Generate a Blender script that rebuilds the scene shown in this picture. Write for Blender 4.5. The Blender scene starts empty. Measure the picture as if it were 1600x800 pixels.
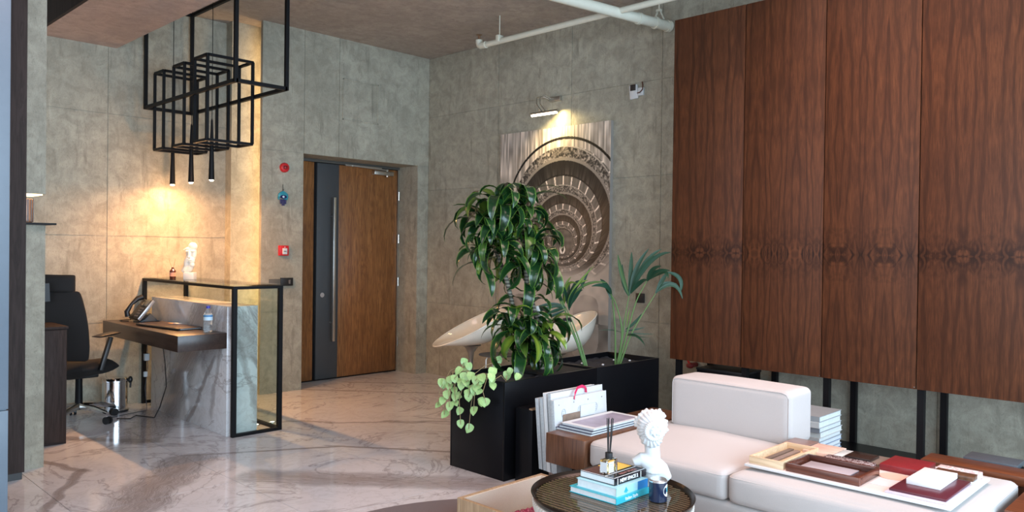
import bpy, bmesh, math, random
import numpy as np
from mathutils import Vector, Matrix, noise
random.seed(7)
S = bpy.context.scene
COL = S.collection

# ------------------------------------------------------------------ camera
yaw, pitch, roll, FPX = 0.7952306, -0.00903574, 0.01287495, 1219.04
fw = Vector((math.sin(yaw)*math.cos(pitch), math.cos(yaw)*math.cos(pitch), math.sin(pitch)))
r0 = Vector((math.cos(yaw), -math.sin(yaw), 0)); u0 = r0.cross(fw)
rr = math.cos(roll)*r0 + math.sin(roll)*u0
uu = -math.sin(roll)*r0 + math.cos(roll)*u0
cd = bpy.data.cameras.new('camera'); cam = bpy.data.objects.new('camera', cd); COL.objects.link(cam)
cd.sensor_width = 36; cd.lens = FPX/1600*36; cd.clip_start = 0.05
m = Matrix((rr, uu, -fw)).transposed().to_4x4(); m.translation = (0, 0, 1.45)
cam.matrix_world = m
S.camera = cam

# ------------------------------------------------------------------ world, exposure, daylight
S.view_settings.view_transform = 'Standard'; S.view_settings.look = 'None'
S.view_settings.gamma = 1.0; S.view_settings.use_curve_mapping = False
S.view_settings.exposure = 0.55
W = bpy.data.worlds.new('world'); S.world = W; W.use_nodes = True
W.node_tree.nodes['Background'].inputs[0].default_value = (0.62, 0.78, 1.0, 1)
W.node_tree.nodes['Background'].inputs[1].default_value = 0.8

def area(name, loc, target, sx, sy, power, col, spread=math.pi):
    l = bpy.data.lights.new(name, 'AREA'); l.shape = 'RECTANGLE'; l.size = sx; l.size_y = sy
    l.energy = power; l.color = col; l.spread = spread
    o = bpy.data.objects.new(name, l); COL.objects.link(o); o.location = loc
    o.rotation_euler = (Vector(target)-Vector(loc)).to_track_quat('-Z', 'Y').to_euler()
    return o
def spot(name, loc, target, power, col, ang, blend=.6, rad=.02):
    l = bpy.data.lights.new(name, 'SPOT'); l.energy = power; l.color = col; l.spot_size = math.radians(ang)
    l.spot_blend = blend; l.shadow_soft_size = rad
    o = bpy.data.objects.new(name, l); COL.objects.link(o); o.location = loc
    o.rotation_euler = (Vector(target)-Vector(loc)).to_track_quat('-Z', 'Y').to_euler()
    return o
# daylight through the glazing behind the photographer and on the left
area('window_daylight', (2.2, -2.35, 1.65), (2.6, 3, 1.3), 6.4, 3.1, 335, (0.64, 0.83, 1.0))
area('window_daylight', (-2.35, 1.5, 1.7), (3, 2.2, 1.2), 5.5, 3.0, 75, (0.95, 0.97, 1.0))
# warm ceiling wash over the seating, out of frame
area('ceiling_wash', (4.0, 1.7, 3.6), (3.95, 1.7, 0), 1.6, 2.2, 36, (1.0, 0.68, 0.60), math.radians(110))
area('ceiling_wash', (0.9, 3.6, 3.15), (1.8, 4.8, 0), 1.6, 1.6, 20, (1.0, 0.72, 0.68))

# ---- plant measurements (metres, world space)
PALM_B_STEMS= [[[4.827,3.593,0.575],[4.833,3.552,0.781],[4.825,3.524,0.931],[4.825,3.489,1.106]],[[4.835,3.586,0.576],[4.846,3.52,0.81],[4.864,3.449,1.067],[4.886,3.371,1.222]],[[4.844,3.576,0.576],[4.898,3.502,0.834],[5.007,3.373,1.126]],[[4.818,3.603,0.575],[4.789,3.586,0.835],[4.747,3.583,1.064],[4.709,3.572,1.119]],[[4.832,3.589,0.576],[4.817,3.544,0.836],[4.751,3.553,1.039],[4.691,3.553,1.114]]]
PALM_B_LEAVES= [[[4.89,3.536,1.102],[4.819,3.553,1.264],[4.765,3.554,1.417]],[[4.89,3.536,1.104],[4.93,3.552,1.289],[4.965,3.571,1.438]],[[4.893,3.532,1.115],[4.943,3.513,1.304],[5.028,3.457,1.464]],[[4.897,3.529,1.122],[4.983,3.465,1.345],[5.087,3.381,1.462]],[[4.901,3.525,1.129],[4.943,3.389,1.36],[4.998,3.239,1.44]],[[4.888,3.538,1.102],[4.843,3.557,1.216],[4.822,3.553,1.344]],[[4.899,3.527,1.122],[4.899,3.444,1.206],[4.892,3.368,1.229]],[[4.986,3.44,1.218],[4.951,3.37,1.301],[4.937,3.279,1.337]],[[4.987,3.438,1.218],[4.966,3.34,1.288],[4.964,3.223,1.305]],[[4.99,3.435,1.225],[5.013,3.316,1.289],[4.983,3.249,1.245]],[[5.089,3.335,1.287],[5.198,3.279,1.24],[5.261,3.269,1.13]],[[5.033,3.39,1.124],[5.086,3.372,1.218],[5.14,3.353,1.286]],[[5.035,3.388,1.127],[5.093,3.36,1.192],[5.182,3.299,1.196]],[[5.042,3.381,1.138],[5.144,3.306,1.189],[5.228,3.248,1.085]],[[4.795,3.632,1.107],[4.708,3.622,1.177],[4.577,3.653,1.179]],[[4.795,3.632,1.113],[4.724,3.629,1.183],[4.651,3.629,1.231]],[[4.797,3.63,1.073],[4.776,3.645,1.14],[4.745,3.668,1.187]],[[4.855,3.568,0.818],[4.806,3.632,0.838],[4.748,3.706,0.832]],[[4.869,3.554,0.832],[4.944,3.518,0.841],[5.024,3.477,0.858]],[[4.869,3.554,0.819],[4.975,3.491,0.81],[5.083,3.427,0.805]],[[4.874,3.549,0.798],[4.858,3.44,0.805],[4.832,3.342,0.745]],[[4.873,3.549,0.846],[4.915,3.495,0.901],[4.943,3.454,0.97]],[[4.878,3.545,0.859],[4.885,3.54,0.94],[4.898,3.529,1.007]],[[4.869,3.554,0.805],[4.91,3.477,0.795],[4.96,3.391,0.791]]]
PALM_A_STEMS= [[[4.513,3.643,0.58],[4.463,3.665,0.728],[4.392,3.709,0.931],[4.332,3.741,1.061]],[[4.519,3.636,0.58],[4.489,3.666,0.726],[4.442,3.714,0.906],[4.401,3.755,1.029]],[[4.506,3.649,0.58],[4.444,3.676,0.763],[4.375,3.709,0.921],[4.342,3.705,1.024]],[[4.385,3.779,1.051],[4.378,3.849,1.149],[4.361,3.93,1.232]],[[4.397,3.766,1.034],[4.39,3.827,1.178],[4.391,3.88,1.256]]]
PALM_A_LEAVES= [[[4.403,3.761,1.029],[4.309,3.831,1.045],[4.197,3.918,1.0]],[[4.397,3.766,1.034],[4.273,3.814,1.02],[4.139,3.871,0.973]],[[4.405,3.758,1.017],[4.349,3.866,0.979],[4.305,3.963,0.958]],[[4.409,3.754,1.006],[4.327,3.816,0.961],[4.254,3.87,0.936]],[[4.397,3.766,1.04],[4.427,3.784,1.162],[4.483,3.774,1.247]],[[4.417,3.746,1.035],[4.441,3.761,1.129],[4.467,3.774,1.207]],[[4.417,3.746,1.04],[4.438,3.693,1.177],[4.486,3.611,1.227]],[[4.425,3.739,1.063],[4.474,3.636,1.19],[4.561,3.493,1.213]],[[4.425,3.738,1.029],[4.468,3.681,1.143],[4.515,3.621,1.319]],[[4.429,3.734,1.018],[4.429,3.684,1.111],[4.44,3.623,1.158]],[[4.381,3.783,1.068],[4.306,3.752,1.134],[4.231,3.721,1.181]],[[4.389,3.775,1.073],[4.332,3.756,1.144],[4.314,3.698,1.191]],[[4.405,3.759,1.062],[4.406,3.79,1.151],[4.394,3.833,1.155]],[[4.425,3.738,1.001],[4.362,3.669,1.103],[4.335,3.565,1.207]],[[4.413,3.75,1.051],[4.334,3.699,1.135],[4.244,3.659,1.195]],[[4.409,3.754,1.017],[4.365,3.79,1.028],[4.297,3.851,1.033]],[[4.397,3.766,1.017],[4.302,3.78,0.998],[4.212,3.788,0.969]],[[4.413,3.751,1.074],[4.448,3.688,1.211],[4.469,3.639,1.162]],[[4.421,3.742,1.018],[4.422,3.701,1.144],[4.504,3.577,1.331]],[[4.401,3.763,1.051],[4.379,3.717,1.189],[4.389,3.638,1.203]]]
TIE= [[4.387,3.719,0.933],[4.342,3.705,0.834]]
TRUNKS= [[[3.931,3.764,0.543],[3.911,3.789,0.954],[3.867,3.838,1.226],[3.816,3.892,1.422],[3.772,3.941,1.644]],[[4.081,3.683,0.555],[4.048,3.721,0.965],[4.0,3.774,1.221],[3.99,3.786,1.401],[3.974,3.807,1.717]]]
HEADS= [[4.02,3.80,1.30],[3.74,3.95,1.42],[3.86,3.66,0.9],[3.99,3.60,0.88],[3.66,3.80,1.55],[3.725,3.918,1.673],[3.728,3.772,1.758],[3.937,3.773,1.777],[4.068,3.852,1.653],[3.948,3.686,1.456],[3.729,3.768,1.488],[3.927,3.853,1.558],[3.776,3.713,0.967],[4.016,3.754,0.987],[3.929,3.627,0.811],[3.94,3.758,0.798],[4.06,3.715,1.403]]
POTHOS= [[3.54,3.914,0.677],[3.54,3.861,0.653],[3.548,3.904,0.615],[3.382,3.675,0.631],[3.363,3.806,0.597],[3.384,3.936,0.544],[3.372,3.871,0.54],[3.355,3.872,0.486],[3.395,3.841,0.515],[3.397,3.833,0.475],[3.389,3.821,0.436],[3.362,3.739,0.562],[3.369,3.704,0.591],[3.388,3.747,0.616],[3.383,3.63,0.606],[3.391,3.648,0.553],[3.377,3.568,0.607],[3.398,3.613,0.539],[3.365,3.672,0.499],[3.355,3.962,0.406],[3.352,3.84,0.413],[3.363,3.904,0.351],[3.352,3.729,0.317],[3.399,3.703,0.285],[3.386,3.645,0.411],[3.352,3.542,0.477],[3.361,3.507,0.488],[3.379,3.478,0.622],[3.353,3.451,0.653],[3.72,3.786,0.644],[3.72,3.755,0.693],[3.62,3.559,0.647],[3.62,3.579,0.619],[3.62,3.487,0.623]]

# ------------------------------------------------------------------ helpers
WP = {}
def thing(name, label, cat, loc=(0, 0, 0), group=None):
    o = bpy.data.objects.new(name, None); COL.objects.link(o); o.location = loc
    o.empty_display_size = .1; WP[o] = Vector(loc)
    o['label'] = label; o['category'] = cat
    if group: o['group'] = group
    return o
def struct_empty(name, loc=(0, 0, 0)):
    o = bpy.data.objects.new(name, None); COL.objects.link(o); o.location = loc; WP[o] = Vector(loc)
    o['kind'] = 'structure'; return o
def tag(o, label, cat, group=None):
    o['label'] = label; o['category'] = cat
    if group: o['group'] = group
    return o
class G:
    """geometry collector -> one mesh object"""
    def __init__(s): s.v = []; s.f = []
    def add(s, v, f):
        n = len(s.v); s.v += [tuple(p) for p in v]; s.f += [tuple(i+n for i in q) for q in f]; return s
    def box(s, x0, x1, y0, y1, z0, z1):
        return s.add([(x0,y0,z0),(x1,y0,z0),(x1,y1,z0),(x0,y1,z0),(x0,y0,z1),(x1,y0,z1),(x1,y1,z1),(x0,y1,z1)],
            [(0,3,2,1),(4,5,6,7),(0,1,5,4),(1,2,6,5),(2,3,7,6),(3,0,4,7)])
    def bar(s, a, b, w, h=None):
        a = Vector(a); b = Vector(b); h = h or w; d = (b-a).normalized()
        up = Vector((0,0,1)) if abs(d.z) < .9 else Vector((0,1,0))
        r = d.cross(up).normalized()*(w/2); u = r.cross(d).normalized()*(h/2)
        return s.add([a-r-u,a+r-u,a+r+u,a-r+u,b-r-u,b+r-u,b+r+u,b-r+u],
            [(0,1,2,3),(7,6,5,4),(0,4,5,1),(1,5,6,2),(2,6,7,3),(3,7,4,0)])
    def tube(s, pts, r, n=10, cap=True):
        pts = [Vector(p) for p in pts]; rad = r if isinstance(r, (list, tuple)) else [r]*len(pts)
        rings = []; d0 = None; ref = None
        for i, p in enumerate(pts):
            d = (pts[min(i+1, len(pts)-1)]-pts[max(i-1, 0)]).normalized()
            if ref is None:
                ref = Vector((0,0,1)) if abs(d.z) < .9 else Vector((1,0,0))
            a = (ref - d*ref.dot(d))
            a = a.normalized() if a.length > 1e-6 else d.orthogonal().normalized()
            ref = a; b = d.cross(a)
            rings.append([p + rad[i]*(math.cos(t)*a+math.sin(t)*b) for t in [2*math.pi*k/n for k in range(n)]])
        v = [q for rg in rings for q in rg]; f = []
        for i in range(len(rings)-1):
            for k in range(n):
                f.append((i*n+k, i*n+(k+1)%n, (i+1)*n+(k+1)%n, (i+1)*n+k))
        if cap:
            f.append(tuple(range(n-1, -1, -1))); f.append(tuple((len(rings)-1)*n+k for k in range(n)))
        return s.add(v, f)
    def lathe(s, prof, c=(0,0,0), n=32, sx=1, sy=1):
        v = []; f = []; N = len(prof)
        for (r, z) in prof:
            for k in range(n):
                t = 2*math.pi*k/n; v.append((c[0]+r*math.cos(t)*sx, c[1]+r*math.sin(t)*sy, c[2]+z))
        for i in range(N-1):
            for k in range(n):
                f.append((i*n+k, i*n+(k+1)%n, (i+1)*n+(k+1)%n, (i+1)*n+k))
        if prof[0][0] > 1e-6: f.append(tuple(range(n-1, -1, -1)))
        if prof[-1][0] > 1e-6: f.append(tuple((N-1)*n+k for k in range(n)))
        return s.add(v, f)
    def ball(s, c, r, n=16, m=10):
        rx, ry, rz = r if isinstance(r, (tuple, list)) else (r, r, r)
        v = []; f = []
        for i in range(m+1):
            p = math.pi*i/m
            for k in range(n):
                t = 2*math.pi*k/n
                v.append((c[0]+rx*math.sin(p)*math.cos(t), c[1]+ry*math.sin(p)*math.sin(t), c[2]-rz*math.cos(p)))
        for i in range(m):
            for k in range(n):
                f.append((i*n+k, i*n+(k+1)%n, (i+1)*n+(k+1)%n, (i+1)*n+k))
        return s.add(v, f)
    def prism(s, poly, a, b, axis='z'):
        n = len(poly)
        def P(p, h):
            return (p[0], p[1], h) if axis == 'z' else ((h, p[0], p[1]) if axis == 'x' else (p[0], h, p[1]))
        v = [P(p, a) for p in poly]+[P(p, b) for p in poly]
        f = [tuple(range(n-1, -1, -1)), tuple(range(n, 2*n))]+[(i, (i+1)%n, n+(i+1)%n, n+i) for i in range(n)]
        return s.add(v, f)
    def xf(s, M, start=0):
        s.v[start:] = [tuple(M @ Vector(p)) for p in s.v[start:]]; return s
    def build(s, name, mat, parent=None, bevel=0, seg=2, smooth=False, sub=0, angle=35):
        me = bpy.data.meshes.new(name); off = WP[parent] if parent is not None else Vector((0,0,0))
        me.from_pydata([tuple(Vector(p)-off) for p in s.v], [], s.f)
        bm = bmesh.new(); bm.from_mesh(me)
        bmesh.ops.remove_doubles(bm, verts=bm.verts, dist=1e-5)
        bmesh.ops.recalc_face_normals(bm, faces=bm.faces)
        if bevel:
            ed = [e for e in bm.edges if len(e.link_faces) == 2 and e.calc_face_angle(0) > .6]
            bmesh.ops.bevel(bm, geom=ed, offset=bevel, segments=seg, profile=.5, affect='EDGES', clamp_overlap=True)
        bm.to_mesh(me); bm.free()
        if smooth or bevel:
            for p in me.polygons: p.use_smooth = True
            try: me.set_sharp_from_angle(angle=math.radians(angle))
            except Exception: pass
        o = bpy.data.objects.new(name, me); COL.objects.link(o)
        if mat: me.materials.append(mat)
        if parent is not None: o.parent = parent
        WP[o] = off.copy()
        if sub:
            md = o.modifiers.new('subsurf', 'SUBSURF'); md.levels = sub; md.render_levels = sub
        return o
def B(name, x0, x1, y0, y1, z0, z1, mat, parent=None, bevel=0, **k):
    return G().box(x0, x1, y0, y1, z0, z1).build(name, mat, parent, bevel, **k)
def place(root, loc, rz=0, rx=0, ry=0):
    root.location = loc; root.rotation_euler = (rx, ry, rz)
def dup(root, loc, label, rz=0, rx=0, ry=0):
    r = root.copy(); COL.objects.link(r); r.location = loc; r.rotation_euler = (rx, ry, rz); r['label'] = label
    for ch in list(root.children):
        c = ch.copy(); COL.objects.link(c); c.parent = r
        for gch in list(ch.children):
            d = gch.copy(); COL.objects.link(d); d.parent = c
    return r
def inst(o, parent, loc=(0,0,0), rot=(0,0,0), scale=(1,1,1)):
    c = o.copy(); COL.objects.link(c); c.parent = parent; c.location = loc; c.rotation_euler = rot; c.scale = scale; return c
def cushion(name, x0, x1, y0, y1, z0, z1, mat, parent, r=.05, puff=.02):
    """box with rounded edges and slightly crowned faces"""
    n = 22; off = WP[parent] if parent is not None else Vector((0,0,0))
    bm = bmesh.new(); bmesh.ops.create_cube(bm, size=2)
    bmesh.ops.subdivide_edges(bm, edges=bm.edges, cuts=n, use_grid_fill=True)
    hx, hy, hz = (x1-x0)/2, (y1-y0)/2, (z1-z0)/2
    for v in bm.verts:
        u, w, q = v.co
        # finer spacing at edges
        def sp(t): return math.copysign(1-(1-abs(t))**1.6, t)
        u, w, q = sp(u), sp(w), sp(q)
        p = Vector((u*hx, w*hy, q*hz))
        c = Vector((max(-hx+r, min(hx-r, p.x)), max(-hy+r, min(hy-r, p.y)), max(-hz+r, min(hz-r, p.z))))
        d = p-c
        if d.length > 1e-7: p = c + d.normalized()*r*min(1, max(abs(d.x), abs(d.y), abs(d.z))/r)
        k = puff*(1-u*u)*(1-w*w)
        if abs(q) > .98: p.z += math.copysign(k, q) * (1 if q > 0 else 0)
        k2 = puff*.5*(1-q*q)*(1-w*w)
        if abs(u) > .98: p.x += math.copysign(k2, u)
        nn = noise.noise(Vector((p.x*5+x0*3, p.y*5, p.z*5)))*.003
        p += Vector((0, 0, nn)) if q > .9 else Vector((0, 0, 0))
        v.co = p + Vector(((x0+x1)/2, (y0+y1)/2, (z0+z1)/2)) - off
    me = bpy.data.meshes.new(name); bm.to_mesh(me); bm.free()
    for p in me.polygons: p.use_smooth = True
    me.materials.append(mat)
    o = bpy.data.objects.new(name, me); COL.objects.link(o)
    if parent is not None: o.parent = parent
    WP[o] = off.copy()
    return o
def rring(x0, x1, y0, y1, z, r, k=5):
    pts = []
    for cx, cy, a0 in ((x1-r, y1-r, 0), (x0+r, y1-r, 90), (x0+r, y0+r, 180), (x1-r, y0+r, 270)):
        for i in range(k+1):
            a = math.radians(a0+90*i/k); pts.append((cx+r*math.cos(a), cy+r*math.sin(a), z))
    pts.append(pts[0]); return pts
def text_mesh(name, body, size, mat, parent, origin, xdir, ydir, depth=.0004, align='CENTER', bold=0):
    cu = bpy.data.curves.new(name, 'FONT'); cu.body = body; cu.size = size; cu.align_x = align; cu.align_y = 'CENTER'
    cu.extrude = depth; cu.offset = bold; cu.resolution_u = 3
    t = bpy.data.objects.new('tmp', cu); COL.objects.link(t)
    dg = bpy.context.evaluated_depsgraph_get(); me = bpy.data.meshes.new_from_object(t.evaluated_get(dg))
    bpy.data.objects.remove(t); bpy.data.curves.remove(cu)
    X = Vector(xdir).normalized(); Y = Vector(ydir).normalized(); Z = X.cross(Y)
    off = WP[parent]
    M = Matrix((X, Y, Z)).transposed().to_4x4(); M.translation = Vector(origin)-off
    me.transform(M); me.materials.clear(); me.materials.append(mat); me.name = name
    o = bpy.data.objects.new(name, me); COL.objects.link(o); o.parent = parent; WP[o] = off.copy()
    return o
def remeshed(g, name, mat, parent, voxel, smooth_it=6, disp=None):
    o = g.build('tmp', mat, None)
    md = o.modifiers.new('r', 'REMESH'); md.mode = 'VOXEL'; md.voxel_size = voxel
    ms = o.modifiers.new('s', 'SMOOTH'); ms.factor = .5; ms.iterations = smooth_it
    dg = bpy.context.evaluated_depsgraph_get(); me = bpy.data.meshes.new_from_object(o.evaluated_get(dg))
    bpy.data.objects.remove(o)
    off = WP[parent] if parent is not None else Vector((0,0,0))
    if disp:
        ns = [v.normal.copy() for v in me.vertices]
        for v, nn in zip(me.vertices, ns): v.co += nn*disp(v.co)
    for v in me.vertices: v.co -= off
    for p in me.polygons: p.use_smooth = True
    me.name = name; me.materials.clear(); me.materials.append(mat)
    r = bpy.data.objects.new(name, me); COL.objects.link(r)
    if parent is not None: r.parent = parent
    WP[r] = off.copy()
    return r

# ------------------------------------------------------------------ materials
class NT:
    def __init__(s, name):
        s.m = bpy.data.materials.new(name); s.m.use_nodes = True; s.t = s.m.node_tree
        s.b = s.t.nodes['Principled BSDF']
    def n(s, ty, **k):
        o = s.t.nodes.new(ty)
        for a, b in k.items():
            if a.startswith('i_'):
                key = a[2:]; key = int(key) if key.isdigit() else key.replace('_', ' ')
                o.inputs[key].default_value = b
            else: setattr(o, a, b)
        return o
    def l(s, a, b): s.t.links.new(a, b)
    def coord(s, kind='Object', scale=(1,1,1), loc=(0,0,0)):
        if kind == 'World':
            tc = s.n('ShaderNodeNewGeometry').outputs['Position']
        else: tc = s.n('ShaderNodeTexCoord').outputs[kind]
        mp = s.n('ShaderNodeMapping'); mp.inputs['Scale'].default_value = scale; mp.inputs['Location'].default_value = loc
        s.l(tc, mp.inputs['Vector']); return mp.outputs[0]
    def noise(s, vec, scale, detail=5, rough=.55, dist=0):
        o = s.n('ShaderNodeTexNoise', i_Scale=scale, i_Detail=detail, i_Roughness=rough, i_Distortion=dist)
        s.l(vec, o.inputs['Vector']); return o.outputs['Fac']
    def ramp(s, fac, stops, interp='LINEAR'):
        o = s.n('ShaderNodeValToRGB'); o.color_ramp.interpolation = interp
        e = o.color_ramp.elements
        while len(e) < len(stops): e.new(.5)
        for el, (p, c) in zip(e, stops):
            el.position = p; el.color = (c[0], c[1], c[2], 1) if isinstance(c, (tuple, list)) else (c, c, c, 1)
        s.l(fac, o.inputs[0]); return o.outputs[0]
    def mix(s, fac, a, b, mode='MIX'):
        o = s.n('ShaderNodeMix', data_type='RGBA', blend_type=mode)
        for v, k in ((fac, 0), (a, 6), (b, 7)):
            if hasattr(v, 'is_output') or hasattr(v, 'links'): s.l(v, o.inputs[k])
            elif isinstance(v, (tuple, list)): o.inputs[k].default_value = (v[0], v[1], v[2], 1)
            else: o.inputs[k].default_value = v if k == 0 else (v, v, v, 1)
        return o.outputs[2]
    def math(s, op, a, b=None, clamp=False):
        o = s.n('ShaderNodeMath', operation=op, use_clamp=clamp)
        for v, k in ((a, 0), (b, 1)):
            if v is None: continue
            if hasattr(v, 'links'): s.l(v, o.inputs[k])
            else: o.inputs[k].default_value = v
        return o.outputs[0]
    def bump(s, h, strength=.2, dist=.01):
        o = s.n('ShaderNodeBump'); o.inputs['Strength'].default_value = strength; o.inputs['Distance'].default_value = dist
        s.l(h, o.inputs['Height']); s.l(o.outputs[0], s.b.inputs['Normal'])
def flat(name, col, rough=.5, metal=0, var=.06, scale=20, bump=0, coat=0, trans=0, ior=None, emit=None, estr=0, spec=None):
    t = NT(name); v = t.coord('Object')
    f = t.noise(v, scale, 3)
    c = t.mix(f, [x*(1-var) for x in col], [min(1, x*(1+var)) for x in col]); t.l(c, t.b.inputs['Base Color'])
    t.b.inputs['Roughness'].default_value = rough; t.b.inputs['Metallic'].default_value = metal
    if bump: t.bump(f, bump, .003)
    if coat: t.b.inputs['Coat Weight'].default_value = coat
    if trans: t.b.inputs['Transmission Weight'].default_value = trans
    if ior: t.b.inputs['IOR'].default_value = ior
    if spec is not None: t.b.inputs['Specular IOR Level'].default_value = spec
    if emit: t.b.inputs['Emission Color'].default_value = (*emit, 1); t.b.inputs['Emission Strength'].default_value = estr
    return t.m
def concrete(name, base, dark, light, warm=None):
    t = NT(name); v = t.coord('World'); vs = t.coord('World', (1, 1, .16))
    big = t.noise(v, 1.1, 6, .6, .4); fine = t.noise(v, 9, 8, .68, .6); st = t.noise(vs, 16, 5, .6, .3)
    c = t.mix(t.ramp(big, [(.3, 0), (.7, 1)]), dark, light)
    c = t.mix(.45, c, base)
    c = t.mix(t.ramp(fine, [(.38, .55), (.62, 0)]), c, [x*.78 for x in dark])
    c = t.mix(t.ramp(st, [(.58, 0), (.74, .75)]), c, [x*.72 for x in dark])
    c = t.mix(t.ramp(st, [(.2, .5), (.36, 0)]), c, [min(1, x*1.15) for x in light])
    # thin trowel scratches
    w = t.noise(t.coord('World', (1, 1, .35)), 34, 3, .5, 2.5)
    c = t.mix(t.ramp(w, [(.48, 0), (.5, .5), (.52, 0)]), c, [x*.5 for x in dark])
    t.l(c, t.b.inputs['Base Color']); t.b.inputs['Roughness'].default_value = .78
    hh = t.math('ADD', t.math('MULTIPLY', fine, .7), t.math('MULTIPLY', st, .3))
    t.bump(hh, .35, .012); return t.m
M_wall = concrete('concrete_wall', (.41, .39, .31), (.26, .245, .19), (.52, .50, .405))
M_ceil = concrete('concrete_ceiling', (.40, .35, .295), (.31, .265, .225), (.50, .44, .38))
M_soff = concrete('concrete_soffit', (.50, .385, .33), (.42, .32, .275), (.56, .44, .38))

def band(t, vec, p0, p1, w, wob, s):
    """mask of a streaky stone vein running from p0 to p1 in the plane given by vec (x,y)"""
    ax = Vector(p1)-Vector(p0); L = ax.length; ax /= L; nx = Vector((-ax.y, ax.x))
    dn = t.n('ShaderNodeVectorMath', operation='DOT_PRODUCT'); t.l(vec, dn.inputs[0]); dn.inputs[1].default_value = (nx.x, nx.y, 0)
    da = t.n('ShaderNodeVectorMath', operation='DOT_PRODUCT'); t.l(vec, da.inputs[0]); da.inputs[1].default_value = (ax.x, ax.y, 0)
    o = nx.dot(Vector(p0)); a0 = ax.dot(Vector(p0))
    d = t.math('SUBTRACT', dn.outputs[1], o)
    a = t.math('SUBTRACT', da.outputs[1], a0)
    nz = t.math('MULTIPLY', t.math('SUBTRACT', t.noise(vec, s, 4, .55), .5), wob)
    d = t.math('ADD', d, nz)
    m = t.math('SUBTRACT', 1, t.math('DIVIDE', t.math('ABSOLUTE', d), w), True)
    e = t.math('MULTIPLY', t.math('DIVIDE', t.math('ADD', a, .08), .12, True), t.math('DIVIDE', t.math('SUBTRACT', L+.08, a), .12, True))
    e = t.math('MINIMUM', e, 1)
    m = t.math('MULTIPLY', m, e)
    # striations along the band
    cs = t.n('ShaderNodeCombineXYZ'); t.l(t.math('MULTIPLY', d, 1/w*4.5), cs.inputs[0]); t.l(t.math('MULTIPLY', a, .9), cs.inputs[1])
    stn = t.noise(cs.outputs[0], 2.0, 6, .62, .35)
    return t.math('MULTIPLY', t.ramp(m, [(0, 0), (.35, .8), (1, 1)]), t.ramp(stn, [(.34, 1), (.42, .25), (.5, .8), (.56, .2), (.64, .9), (.72, .1)])), m
def marble(name, bands, kind='xy', rough=.09, base=(.66, .66, .69), seed=(0, 0, 0)):
    t = NT(name)
    if kind == 'xy': v = t.coord('World', loc=seed)
    else:   # vertical slab: use (y,z)
        g = t.n('ShaderNodeNewGeometry').outputs['Position']; sp = t.n('ShaderNodeSeparateXYZ'); t.l(g, sp.inputs[0])
        cb = t.n('ShaderNodeCombineXYZ'); t.l(t.math('ADD', sp.outputs[1], sp.outputs[0]), cb.inputs[0]); t.l(sp.outputs[2], cb.inputs[1]); v = cb.outputs[0]
    big = t.noise(v, 1.3, 5, .6, .6); c = t.mix(t.ramp(big, [(.3, 0), (.7, 1)]), [x*.86 for x in base], base)
    cloud = t.noise(v, 4.5, 7, .65, 1.2)
    c = t.mix(t.ramp(cloud, [(.46, 0), (.5, .22), (.54, 0)]), c, (.33, .30, .30))
    v2 = t.noise(v, .9, 8, .6, 1.8)
    c = t.mix(t.ramp(v2, [(.482, 0), (.5, .6), (.515, 0)]), c, (.26, .235, .235))
    for i, (p0, p1, w, wob, s, amt) in enumerate(bands):
        mk, raw = band(t, v, p0, p1, w, wob, s)
        c = t.mix(t.math('MULTIPLY', mk, min(1, amt*1.35), True), c, (.10, .085, .08))
        c = t.mix(t.math('MULTIPLY', raw, .9*amt, True), c, (.33, .29, .28))
    t.l(c, t.b.inputs['Base Color']); t.b.inputs['Roughness'].default_value = rough
    t.b.inputs['Specular IOR Level'].default_value = .55
    return t.m
M_floor = marble('marble_floor', [((2.30, 5.30), (1.45, 4.30), .20, .22, 3, .85), ((2.75, 6.98), (2.17, 5.92), .19, .25, 3, .8),
    ((2.35, 4.62), (3.35, 3.42), .17, .12, 3, .7), ((1.50, 5.86), (1.64, 5.42), .035, .10, 5, .8), ((1.64, 5.42), (1.20, 4.68), .04, .12, 4, .8),
    ((2.29, 5.32), (3.14, 4.86), .028, .06, 3, .85), ((3.14, 4.90), (3.70, 4.12), .025, .05, 3, .85), ((4.05, 7.15), (5.10, 5.90), .022, .07, 3, .9),
    ((1.80, 6.42), (2.26, 5.88), .06, .12, 4, .7), ((4.75, 7.1), (5.6, 6.1), .02, .06, 3, .6), ((3.2, 5.9), (4.3, 4.9), .03, .3, 2.5, .5)])
# slab coordinate is (y + x, z); x is 2.715 on the long face
M_slab = marble('marble_slab', [((8.70, 1.0), (9.48, .0), .21, .16, 3, 1.0), ((8.6, .55), (9.1, -.05), .03, .12, 3, .8), ((8.40, .9), (8.62, .15), .035, .18, 4, .5),
    ((8.35, .95), (8.75, .5), .12, .3, 5, .55)], kind='yz', base=(.68, .70, .72), rough=.12)

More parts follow.
